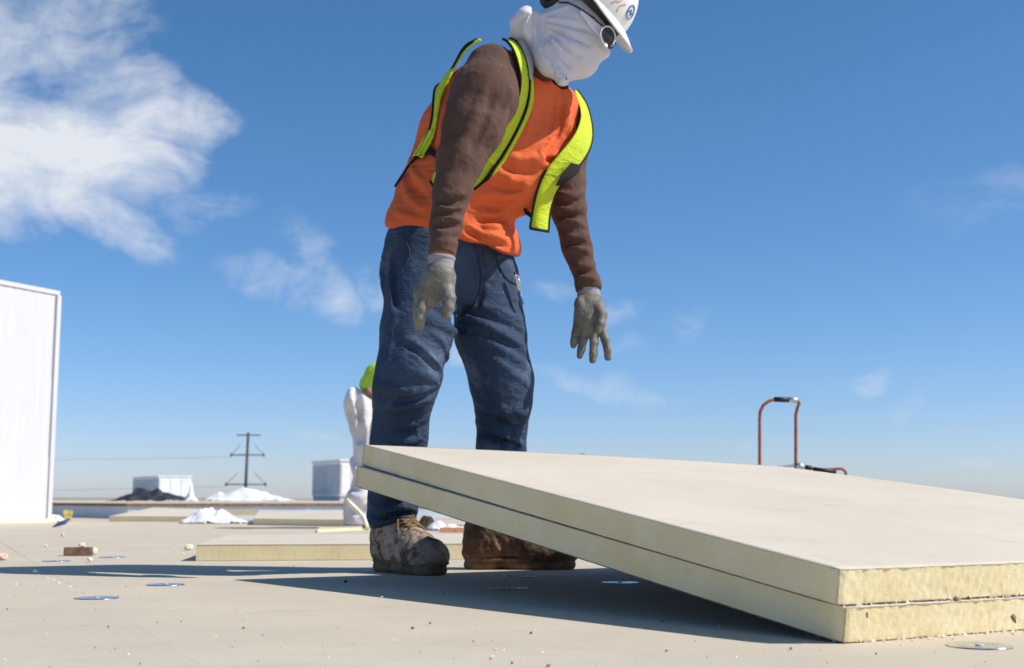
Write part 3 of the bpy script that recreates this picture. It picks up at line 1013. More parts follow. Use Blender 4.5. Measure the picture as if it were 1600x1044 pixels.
def tilted_board(w0, w1, shift, seed, label):
    c = board_pt(0, 0, w0, shift)
    t = empty('insulation_board', c)
    tag(t, label, 'insulation board', 'stacked boards being laid')
    rg = np.random.RandomState(seed)
    def loop(nu, nv):
        return [(i / nu, 0.0) for i in range(nu)] + [(1.0, j / nv) for j in range(nv)] + [(1 - i / nu, 1.0) for i in range(nu)] + [(0.0, 1 - j / nv) for j in range(nv)]
    # foam core: side walls as fine strips with sawn relief
    nu, nv, nz = 300, 420, 14
    lp = loop(nu, nv)
    V = []
    e = nrm(B0 - A0)
    outn = {0: -D_dir, 1: e, 2: D_dir, 3: -e}
    m = len(lp)
    fw = 0.0016
    rows = [w0 + fw + (w1 - w0 - 2 * fw) * k / nz for k in range(nz + 1)]
    base = []
    for k, w in enumerate(rows):
        for i, (u, v) in enumerate(lp):
            base.append(board_pt(u, v, w, shift))
    base = np.array(base)
    side = np.array([0 if i < nu else 1 if i < nu + nv else 2 if i < 2 * nu + nv else 3 for i in range(m)])
    N = np.array([outn[s_] for s_ in side]); N = np.tile(N, (nz + 1, 1))
    sd = np.tile(side, nz + 1)
    rough = fbm(base * 170, seed, 3, 0.6) * 0.0028 + fbm(base * 45, seed + 9, 2) * 0.0025
    # diagonal saw marks on the cut end
    tcoord = base @ D_dir
    saw = np.sin((tcoord * 1.0 + base[:, 2] * -0.55) * 2 * math.pi / 0.021 + 3 * fbm(base * 12, seed + 3, 2)) * 0.0013
    chip = -np.clip(fbm(base * 60, seed + 21, 2) - 0.28, 0, 1) * 0.012
    amp = np.where(sd == 3, 0.30, 0.10)
    rough = (rough + saw * (sd == 3) + chip) * amp
    # corners slightly crushed
    for ci in (0, nu, nu + nv, 2 * nu + nv):
        dist = np.minimum(np.abs(np.arange(m) - ci), m - np.abs(np.arange(m) - ci))
        rough -= np.tile(np.exp(-(dist / 2.2) ** 2) * 0.004, nz + 1)
    V = base + N * rough[:, None]
    F = []
    for k in range(nz):
        for i in range(m):
            j = (i + 1) % m
            F.append((k * m + i, k * m + j, (k + 1) * m + j, (k + 1) * m + i))
    mesh_np('foam_core', V, F, M['foam'], t)
    # paper facers with slightly ragged edges
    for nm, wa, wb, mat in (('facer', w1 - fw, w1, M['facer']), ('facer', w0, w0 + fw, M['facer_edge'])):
        nu2, nv2 = 150, 160
        gu, gv = 26, 26
        lp2 = loop(nu2, nv2)
        pts = np.array([board_pt(u, v, wa, shift) for u, v in lp2])
        s2 = np.array([0 if i < nu2 else 1 if i < nu2 + nv2 else 2 if i < 2 * nu2 + nv2 else 3 for i in range(len(lp2))])
        rag = fbm(pts * 120, seed + 40, 3) * np.where(s2 == 3, 0.0032, 0.0016) + 0.0008
        for ci in (0, nu2, nu2 + nv2, 2 * nu2 + nv2):
            dist = np.minimum(np.abs(np.arange(len(lp2)) - ci), len(lp2) - np.abs(np.arange(len(lp2)) - ci))
            rag = rag - np.exp(-(dist / 1.2) ** 2) * 0.006
        O = np.array([outn[s_] for s_ in s2])
        outer_lo = pts + O * rag[:, None]
        nn_ = nrm(np.cross(D_dir, e)); nn_ = nn_ if nn_[2] > 0 else -nn_
        lift = (fbm(pts * 45, seed + 77, 2) * np.where(s2 == 3, 0.0009, 0.0005))[:, None] * nn_
        outer_hi = outer_lo + nn_ * (wb - wa)
        outer_lo = outer_lo + lift; outer_hi = outer_hi + lift
        # inner ring inset, then interior grid as one ngon fan-free quad grid
        def inset(u, v): return 0.012 + u * 0.976, 0.012 + v * 0.976
        in_lo = np.array([board_pt(*inset(u, v), wa, shift) for u, v in lp2])
        in_hi = in_lo + nn_ * (wb - wa)
        L = len(lp2)
        V = list(outer_lo) + list(outer_hi) + list(in_lo) + list(in_hi)
        F = []
        for i in range(L):
            j = (i + 1) % L
            F.append((i, j, L + j, L + i))
            F.append((L + i, L + j, 3 * L + j, 3 * L + i))
            F.append((j, i, 2 * L + i, 2 * L + j))
        # interior: strips between opposite sides (grid follows the bow)
        base_i = len(V)
        for (ww, flip) in ((wb, False), (wa, True)):
            b0 = len(V)
            for i in range(gu + 1):
                for j in range(gv + 1):
                    V.append(board_pt(*inset(i / gu, j / gv), wa, shift) + nn_ * (ww - wa + (1e-5 if not flip else -1e-5)))
            for i in range(gu):
                for j in range(gv):
                    q = (b0 + i * (gv + 1) + j, b0 + (i + 1) * (gv + 1) + j, b0 + (i + 1) * (gv + 1) + j + 1, b0 + i * (gv + 1) + j + 1)
                    F.append(q if flip else q[::-1])
        mesh_np(nm, V, F, mat, t)
    return t
tilted_board(0.001, 0.001 + TH, (-0.005, -0.016, 0.002), 3, 'lower of the two tilted cream insulation boards, touching the deck')
tilted_board(0.0026 + TH, 0.0026 + 2 * TH, (0.0, 0.0, -0.011), 8, 'upper of the two tilted cream insulation boards, tan paper on top')

# ------------------------------------------------------------------ deck debris and fastener plates
def fastener_plate(px, py, label):
    p = G(px, py)
    t = empty('fastener_plate', (p[0], p[1], 0.0012))
    tag(t, label, 'fastener plate', 'round metal fastener plates on the deck')
    prof = [(0.0465, 0.0), (0.0462, 0.0008), (0.044, 0.0012), (0.040, 0.0006), (0.035, 0.0007), (0.031, 0.0018), (0.027, 0.0019), (0.023, 0.0009), (0.014, 0.0006), (0.010, 0.0003), (0.0, 0.0003)]
    sides = 40
    V, F = [], []
    for (r, z) in prof[:-1]:
        for k in range(sides):
            a = 2 * math.pi * k / sides
            V.append((p[0] + r * math.cos(a), p[1] + r * math.sin(a), 0.0010 + z * 0.7 + 0.0003 * math.sin(2 * a + px)))
    V.append((p[0], p[1], 0.0017))
    for i in range(len(prof) - 2):
        for k in range(sides):
            k2 = (k + 1) % sides
            F.append((i * sides + k, i * sides + k2, (i + 1) * sides + k2, (i + 1) * sides + k))
    l = (len(prof) - 2) * sides
    for k in range(sides): F.append((l + k, l + (k + 1) % sides, len(V) - 1))
    mesh_np('plate', V, F, M['plate'], t)
    V, F = tube_geo([np.array([p[0], p[1], 0.0015]), np.array([p[0], p[1], 0.0025]), np.array([p[0], p[1], 0.0033])], [0.0065, 0.006, 0.0035], 12)
    mesh_np('screw_head', V, F, M['grey_metal'], t)
for px, py, lab in [
    (1531, 1010, 'round metal fastener plate beside the near edge of the tilted boards'),
    (151, 935, 'round metal fastener plate nearest the left foreground'),
    (259, 914, 'round metal fastener plate just in front of the worker leg shadow'),
    (88, 877, 'round metal fastener plate left of the wood offcut front'),
    (176, 871, 'round metal fastener plate to the right of the wood offcut'),
    (814, 901, 'round metal fastener plate in shadow just in front of the far boot'),
    (794, 920, 'round metal fastener plate in the middle of the board shadow'),
    (969, 911, 'round metal fastener plate in shadow under the tilted boards')]:
    fastener_plate(px, py, lab)

def chunk(name, c, size, mat, seed, label=None, cat=None, group=None, parent=None, n=2):
    n = 1
    bm = bmesh.new()
    bmesh.ops.create_icosphere(bm, subdivisions=n, radius=1.0)
    P = np.array([v.co[:] for v in bm.verts])
    d = 1 + 0.95 * fbm(P * 1.9 + seed * 3.1, seed, 3)
    P = P * d[:, None]
    P = np.sign(P) * np.abs(P) ** 0.8
    ang = seed * 1.7
    R = np.array([[math.cos(ang), -math.sin(ang), 0], [math.sin(ang), math.cos(ang), 0], [0, 0, 1]])
    P = (P * np.asarray(size)) @ R.T
    P[:, 2] -= P[:, 2].min()
    P = P + np.asarray(c)
    for v, p in zip(bm.verts, P): v.co = p
    o = bm_obj(name, bm, mat, parent)
    if label: tag(o, label, cat, group)
    return o

# wood offcut with scraps on it
p = G(119, 869)
bm = bmesh.new(); box_bm(bm, (p[0], p[1] + 0.022, 0.0165), (0.098, 0.042, 0.031), 0.10, 0.002)
tag(bm_obj('wood_offcut', bm, M['pale_wood']), 'small brown wood offcut lying on the deck at left', 'wood offcut')
chunk('foam_scrap', (p[0] + 0.012, p[1] + 0.025, 0.0325), (0.018, 0.012, 0.011), M['pink'], 3, 'pinkish foam scrap resting on the wood offcut', 'foam scrap')
chunk('foam_scrap', (p[0] + 0.062, p[1] + 0.02, 0.001), (0.012, 0.010, 0.016), M['foam_crumb'], 4, 'pale foam scrap leaning at the right end of the wood offcut', 'foam scrap')
for i, (px, py, s_, mt, lab) in enumerate([
    (71, 855, 0.010, 'foam_crumb', 'small white foam scrap behind the wood offcut'),
    (295, 860, 0.022, 'foam_crumb', 'pale foam scrap at the left end of the board behind the boots'),
    (3, 876, 0.024, 'pink', 'peach foam scrap at the left picture edge'),
    (140, 879, 0.011, 'foam_crumb', 'flat foam scrap just behind the leg shadow'),
    (55, 897, 0.009, 'foam_crumb', 'white foam scrap on the deck joint at left'),
    (431, 895, 0.008, 'foam_crumb', 'small foam scrap in front of the worker leg shadow'),
    (645, 984, 0.0032, 'wood', 'dark brown pebble in the middle foreground'),
    (672, 976, 0.0028, 'wood', 'small brown pebble right of the foreground pebble'),
    (381, 983, 0.0028, 'wood', 'dark pebble in the left foreground'),
    (857, 1043, 0.003, 'wood', 'brown pebble at the lower picture edge'),
    (1236, 1016, 0.003, 'wood', 'brown crumb near the tip of the near board corner'),
    (540, 911, 0.005, 'black', 'black crumb inside the board shadow near its tip'),
    (1018, 912, 0.006, 'black', 'black crumb in shadow under the tilted boards')]):
    g = G(px, py)
    chunk('foam_scrap' if mt in ('foam_crumb', 'pink') else 'pebble', (g[0], g[1], 0.0008), (s_, s_ * 0.8, s_ * 0.6), M[mt], i + 11, lab, 'foam scrap' if mt in ('foam_crumb', 'pink') else 'pebble', n=2)
# blue scrap and pink flag near the enclosure
g = G(92, 824)
V = [(g[0] - 0.05, g[1], 0.004), (g[0] + 0.05, g[1], 0.03), (g[0] + 0.06, g[1] + 0.05, 0.07), (g[0] - 0.03, g[1] + 0.05, 0.035)]
o = mesh_np('film_scrap', V, [(0, 1, 2, 3)], M['blue_tape']); o.modifiers.new('s', 'SOLIDIFY').thickness = 0.008
tag(o, 'blue film scrap standing at the foot of the enclosure', 'film scrap')
g = G(98, 841)
chunk('foam_scrap', (g[0], g[1], 0.0008), (0.010, 0.008, 0.014), M['pink'], 5, 'pink foam scrap near the blue film scrap', 'foam scrap')
g = G(106, 806); g = W(107, 780, 12.2)
bm = bmesh.new(); box_bm(bm, (g[0], g[1], 0.083), (0.085, 0.05, 0.045), 0.3, 0.004); box_bm(bm, (g[0], g[1], 0.03), (0.07, 0.045, 0.06), 0.3, 0.004)
tag(bm_obj('foam_block', bm, M['yellow']), 'yellow block beside the small white sheeting', 'foam block')

def crumbs():
    rg = np.random.RandomState(12)
    V, F = [], []
    tet = np.array([[1, 0, -0.4], [-0.6, 0.8, -0.4], [-0.5, -0.9, -0.4], [0.1, 0.1, 0.8]])
    def put(c, s_):
        R = rg.randn(3, 3) * 0.35 + np.eye(3)
        q = (tet @ R.T) * s_
        q[:, 2] -= q[:, 2].min()
        b0 = len(V)
        V.extend((q + c).tolist())
        F.extend([(b0, b0 + 1, b0 + 3), (b0 + 1, b0 + 2, b0 + 3), (b0 + 2, b0, b0 + 3), (b0 + 2, b0 + 1, b0)])
    for _ in range(520):
        Y = 1.55 * (11 / 1.55) ** (rg.rand() ** 1.3); x = (rg.rand() - 0.5) * (0.85 * Y + 0.3)
        put(np.array([x, Y, 0.0006]), 0.0006 + 0.0018 * rg.rand() ** 5 + (0.0004 * Y * rg.rand() ** 4))
    for px0, py0, px1, py1, n in ((50, 893, 128, 925, 26), (1315, 1004, 1600, 986, 90), (1000, 895, 1311, 1006, 30)):
        for _ in range(n):
            s_ = rg.rand()
            g = G(px0 + (px1 - px0) * s_, py0 + (py1 - py0) * s_ + rg.rand() * 3)
            put(np.array([g[0], g[1], 0.0006]), 0.0012 + 0.0024 * rg.rand() ** 2)
    for _ in range(260):
        g = G(1311, 1006) + D_dir * rg.rand() * 1.4 + np.array([D_dir[1], -D_dir[0], 0]) * abs(rg.randn()) * 0.04
        put(np.array([g[0], g[1], 0.0006]), 0.0006 + 0.0018 * rg.rand() ** 3)
    o = mesh_np('foam_crumbs', V, F, M['foam_crumb'], None, False)
    tag(o, 'fine foam crumbs scattered over the roof deck', 'crumbs', kind='stuff')
    # darker grit
    V.clear(); F.clear()
    for _ in range(420):
        Y = 1.55 * (9 / 1.55) ** (rg.rand() ** 1.3); x = (rg.rand() - 0.5) * (0.85 * Y + 0.3)
        put(np.array([x, Y, 0.0006]), 0.0007 + 0.0020 * rg.rand() ** 5)
    o = mesh_np('grit', V, F, M['wood'], None, False)
    tag(o, 'dark grit specks scattered over the roof deck', 'grit', kind='stuff')
    # crumbs caught in the joint of the stacked boards
    V.clear(); F.clear()
    e = nrm(B0 - A0)
    for _ in range(150):
        v = rg.rand() * 0.5
        w = TH + 0.001 + rg.randn() * 0.0012
        put(board_pt(0, v, w) - e * (0.001 + 0.003 * rg.rand()), 0.0012 + 0.0028 * rg.rand() ** 3)
    o = mesh_np('edge_crumbs', V, F, M['foam_crumb'], None, False)
    tag(o, 'foam crumbs caught in the joint between the tilted boards', 'crumbs', kind='stuff')
crumbs()
# brown paper flecks stuck on the sawn edge
e_ = nrm(B0 - A0)
for i, (v, w, sz, lab) in enumerate([
    (0.055, 0.040, 0.006, 'brown paper fleck on the sawn edge near the board corner'),
    (0.425, 0.022, 0.010, 'brown paper fleck low on the sawn board edge'),
    (0.275, TH + 0.003, 0.008, 'dark brown fleck wedged in the board joint'),
    (0.47, TH + 0.003, 0.006, 'brown fleck further along the board joint')]):
    c = board_pt(0, v * 0.62, w) - e_ * 0.004
    V = []
    a = 0.6 + i
    for du, dw in ((-0.4, -1), (0.45, -0.8), (0.4, 0.9), (-0.5, 1)):
        ca, sa = math.cos(a * 0.5), math.sin(a * 0.5)
        V.append(c + D_dir * (du * ca - dw * sa) * sz + np.array([0, 0, 1]) * (du * sa + dw * ca) * sz - e_ * 0.001 * (dw + 1))
    o = mesh_np('paper_fleck', V, [(0, 1, 2, 3)], M['wood']); o.modifiers.new('s', 'SOLIDIFY').thickness = 0.003
    tag(o, lab, 'paper fleck')

# ------------------------------------------------------------------ clothing materials
def cloth(name, c, weave=900, var=0.10, rough=0.9, dirt_lit=None, dirt_lit_amt=0.3, fold=0.25, fscale=14, sheen=0.0, specks=None, drape=(1, 1, 1)):
    def f(b):
        P = b.obj
        n = b.noise(P, 9, 6, 0.65)
        col = b.mix(b.ramp(n, 0.3, 0.7), tuple(q * (1 - var) for q in c), tuple(min(1, q * (1 + var)) for q in c))
        wv = b.noise(P, weave, 2, 0.6)
        col = b.mix(b.m('MULTIPLY', b.ramp(wv, 0.35, 0.75), 0.25), col, tuple(min(1, q * 1.35 + 0.01) for q in c))
        if dirt_lit:  # soiling on most cloths; on denim, fading plus painted sunlit patches
            d = b.noise(P, 6.5, 7, 0.7, 0.6)
            col = b.mix(b.m('MULTIPLY', b.ramp(d, 0.52, 0.70), dirt_lit_amt), col, dirt_lit)
        if specks:
            v = b.vor(P, 46)
            s_ = b.m('MULTIPLY', b.ramp(v, 0.085, 0.05), b.ramp(b.noise(P, 11, 2), 0.54, 0.60))
            col = b.mix(s_, col, specks)
        P = b.mapping(P, scale=drape)
        fo = b.noise(b.mapping(P, scale=(1, 1, 0.55)), fscale, 3, 0.5, 0.4)
        r1 = b.noise(b.mapping(P, scale=(0.7, 0.7, 1.6), rot=(0.5, 0.35, 0.0)), fscale * 1.1, 2, 0.45, 0.7)
        r2 = b.noise(b.mapping(P, scale=(0.8, 0.8, 1.5), rot=(-0.6, -0.3, 0.4)), fscale * 1.9, 2, 0.45, 0.6)
        rid = b.m('ADD', b.m('ABSOLUTE', b.m('SUBTRACT', r1, 0.5)), b.m('MULTIPLY', b.m('ABSOLUTE', b.m('SUBTRACT', r2, 0.5)), 0.6))
        hgt = b.m('SUBTRACT', b.m('MULTIPLY', fo, 0.35), rid)
        h1 = b.bump(hgt, min(1.0, fold * 1.7), 0.022)
        setp(b, Base_Color=col, Roughness=rough, Normal=b.bump(wv, 0.25, 0.0012, h1))
        b.p.inputs['Specular IOR Level'].default_value = 0.2
        b.p.inputs['Sheen Weight'].default_value = sheen
        b.p.inputs['Sheen Roughness'].default_value = 0.5
    return material(name, f)
M['denim'] = cloth('blue_denim', (0.032, 0.055, 0.098), 1100, 0.25, 0.85, (0.125, 0.17, 0.235), 0.7, 0.30, 16, 0.0, specks=(0.30, 0.25, 0.16))  # pale blue patches: worn fading that also paints sunlit areas into the colour
M['denim_seam'] = cloth('denim_seam', (0.022, 0.045, 0.095), 1100, 0.2, fold=0)
M['stitch'] = simple('copper_thread', (0.085, 0.045, 0.035), 0.8)
M['brown_knit'] = cloth('brown_sleeve', (0.095, 0.052, 0.039), 1000, 0.10, 0.9, (0.16, 0.10, 0.08), 0.35, 0.20, 14, 0.03, specks=(0.55, 0.50, 0.42), drape=(1.25, 1.25, 0.5))
M['orange'] = cloth('orange_mesh_fabric', (0.68, 0.130, 0.040), 1300, 0.06, 0.8, (0.56, 0.11, 0.04), 0.3, 0.25, 11, 0.0)
M['lime'] = cloth('lime_fabric', (0.50, 0.61, 0.020), 1300, 0.06, 0.75, (0.55, 0.42, 0.02), 0.35, 0.2, 20, 0.1)
M['binding'] = cloth('black_binding', (0.012, 0.012, 0.014), 800, 0.2, 0.8, fold=0)
M['reflective'] = simple('reflective_tape', (0.34, 0.37, 0.38), 0.4, 0.1, 40, 0.1, metal=0.4)
M['headcloth'] = cloth('white_head_cloth', (0.62, 0.60, 0.64), 900, 0.04, 0.9, (0.56, 0.50, 0.49), 0.25, 0.07, 10, 0.0)
def hat_build(b):
    P = b.obj
    sc = b.noise(b.mapping(P, scale=(1, 3, 1), rot=(0.4, 0.3, 0.9)), 30, 6, 0.7, 1.2)
    c = b.mix(b.m('MULTIPLY', b.ramp(sc, 0.60, 0.68), 0.5), (0.80, 0.79, 0.76), (0.55, 0.42, 0.33))
    c = b.mix(b.m('MULTIPLY', b.ramp(b.noise(P, 60, 4), 0.6, 0.75), 0.35), c, (0.42, 0.40, 0.38))
    setp(b, Base_Color=c, Roughness=0.35)
M['hat'] = material('hard_hat_shell', hat_build)
M['lens'] = simple('dark_lens', (0.022, 0.020, 0.015), 0.22, 0.2, 10, 0, spec=0.35)
M['white_plastic'] = simple('white_plastic', (0.76, 0.76, 0.78), 0.3, 0.05, 20, 0.05)
M['blue_mark'] = simple('blue_emblem', (0.10, 0.20, 0.42), 0.4, 0.2, 40, 0)
M['orange_mark'] = simple('orange_scribble', (0.62, 0.28, 0.14), 0.5, 0.2, 40, 0)
M['green_mark'] = simple('green_sticker', (0.25, 0.55, 0.06), 0.5, 0.1, 40, 0)
M['skin'] = simple('skin', (0.30, 0.15, 0.09), 0.55, 0.1, 30, 0.1)
def glove_build(b):
    P = b.obj
    n = b.noise(P, 24, 6, 0.65)
    c = b.mix(b.ramp(n, 0.35, 0.65), (0.115, 0.107, 0.085), (0.180, 0.17, 0.138))
    d = b.noise(P, 60, 5, 0.7, 0.5)
    c = b.mix(b.m('MULTIPLY', b.ramp(d, 0.55, 0.7), 0.6), c, (0.28, 0.245, 0.18))
    s_ = b.m('MULTIPLY', b.ramp(b.vor(P, 110), 0.14, 0.07), b.ramp(b.noise(P, 30, 2), 0.55, 0.62))
    c = b.mix(s_, c, (0.62, 0.58, 0.50))
    setp(b, Base_Color=c, Roughness=0.6, Normal=b.bump(b.noise(P, 160, 4, 0.7), 0.4, 0.003))
M['glove'] = material('coated_glove', glove_build)
M['cuff'] = cloth('grey_knit_cuff', (0.27, 0.26, 0.28), 700, 0.08, 0.9, (0.30, 0.27, 0.23), 0.3, 0.1, 30)
def boot_build(b):
    P = b.obj
    n = b.noise(P, 14, 6, 0.65)
    c = b.mix(b.ramp(n, 0.35, 0.7), (0.11, 0.055, 0.026), (0.24, 0.135, 0.068))
    d = b.noise(P, 16, 8, 0.72, 0.8)
    c = b.mix(b.m('MULTIPLY', b.ramp(d, 0.44, 0.56), 0.9), c, (0.42, 0.37, 0.30))
    d2 = b.noise(b.v('ADD', P, (3, 1, 2)), 26, 7, 0.72, 0.8)
    c = b.mix(b.m('MULTIPLY', b.ramp(d2, 0.53, 0.62), 0.8), c, (0.36, 0.20, 0.11))
    c = b.mix(b.m('MULTIPLY', b.ramp(b.noise(P, 70, 4, 0.7), 0.62, 0.70), 0.8), c, (0.60, 0.54, 0.44))
    h = b.m('ADD', b.m('MULTIPLY', b.noise(P, 90, 6, 0.75), 0.8), d)
    setp(b, Base_Color=c, Roughness=0.85, Normal=b.bump(h, 0.9, 0.006))
M['boot'] = material('crusted_leather', boot_build)
def boot2_build(b):
    P = b.obj
    n = b.noise(P, 14, 6, 0.65)
    c = b.mix(b.ramp(n, 0.35, 0.7), (0.085, 0.046, 0.023), (0.19, 0.108, 0.055))
    d2 = b.noise(b.v('ADD', P, (3, 1, 2)), 20, 7, 0.72, 0.8)
    c = b.mix(b.m('MULTIPLY', b.ramp(d2, 0.54, 0.66), 0.7), c, (0.20, 0.115, 0.06))
    c = b.mix(b.m('MULTIPLY', b.ramp(b.noise(P, 60, 4, 0.7), 0.62, 0.70), 0.7), c, (0.42, 0.34, 0.25))
    setp(b, Base_Color=c, Roughness=0.8, Normal=b.bump(b.noise(P, 90, 6, 0.75), 0.8, 0.005))
M['boot_brown'] = material('brown_leather', boot2_build)
M['sole'] = simple('dirty_sole', (0.11, 0.068, 0.045), 0.85, 0.4, 40, 0.6, 120, 0.004, c2=(0.24, 0.15, 0.10))
M['lace'] = simple('boot_lace', (0.20, 0.13, 0.06), 0.85, 0.4, 80, 0.2)

# ------------------------------------------------------------------ the worker
DY = 0.07
W_all = W
def W(px, py, Y):
    return W_all(px, py, Y + DY)
RSH, LSH = W(768, 116, 3.53), W(890, 178, 3.82)
S_ = LSH - RSH; S_[2] = 0; S_ = nrm(S_)                     # his right -> his left
N_ = np.array([S_[1], -S_[0], 0.0])                         # where he faces (right and to camera)
if N_[0] < 0: N_ = -N_
worker = empty('person', (*W(712, 780, 3.72)[:2], 0.0))
tag(worker, 'worker in orange vest, jeans and white head cloth bending over the tilted boards', 'person')

# --- body: one continuous figure under the clothes
HEADC = W(899, 48, 3.58)
FACE = nrm([0.80, -0.20, -0.55])
HUP = nrm(np.array([0.0, 0.0, 1.0]) - FACE * np.dot(np.array([0.0, 0.0, 1.0]), FACE))
HSD = np.cross(FACE, HUP)
HR = np.array([FACE, HSD, HUP])
RHIP, LHIP = W(662, 430, 3.63), W(758, 432, 3.80)
RKNE, LKNE = W(640, 600, 3.52), W(783, 605, 3.76)
RANK, LANK = W(614, 818, 3.715), W(768, 822, 3.87)
RELB, LELB = W(711, 275, 3.42), W(888, 315, 3.80)
RWRI, LWRI = W(691, 398, 3.36), W(921, 452, 3.74)
PEL, CHE, NECK = W(706, 385, 3.70), W(795, 185, 3.67), W(842, 105, 3.64)
def build_body():
    f = Field((-0.75, 3.1, -0.02), (0.75, 4.3, 1.95), 0.011)
    f.add(Rc(PEL, CHE, 0.085, 0.115, N_, 0.75), 0.04)
    f.add(Rc(RSH, LSH, 0.05, 0.05), 0.05)
    f.add(Rc(NECK, HEADC, 0.052, 0.055), 0.03)
    f.add(El(HEADC, (0.095, 0.073, 0.115), HR), 0.02)
    f.add(Rc(HEADC + FACE * 0.05 - HUP * 0.05, HEADC + FACE * 0.07 - HUP * 0.095, 0.045, 0.03), 0.03)
    f.add(Rc(HEADC + FACE * 0.09, HEADC + FACE * 0.112 - HUP * 0.03, 0.012, 0.016), 0.015)
    for s_, e, w in ((RSH, RELB, RWRI), (LSH, LELB, LWRI)):
        f.add(Rc(s_, e, 0.05, 0.037), 0.03); f.add(Rc(e, w, 0.037, 0.026), 0.02)
    for h, k, a in ((RHIP, RKNE, RANK), (LHIP, LKNE, LANK)):
        f.add(Rc(PEL, h, 0.075, 0.07), 0.04)
        f.add(Rc(h, k, 0.075, 0.052), 0.04); f.add(Rc(k, a, 0.052, 0.036), 0.03)
    f.add(Rc(RANK, RANK + np.array([0.03, -0.06, -0.09]), 0.026, 0.018), 0.02)
    f.add(Rc(LANK, LANK + np.array([0.07, 0.0, -0.09]), 0.026, 0.018), 0.02)
    field_obj('body', f, M['skin'], worker)
build_body()

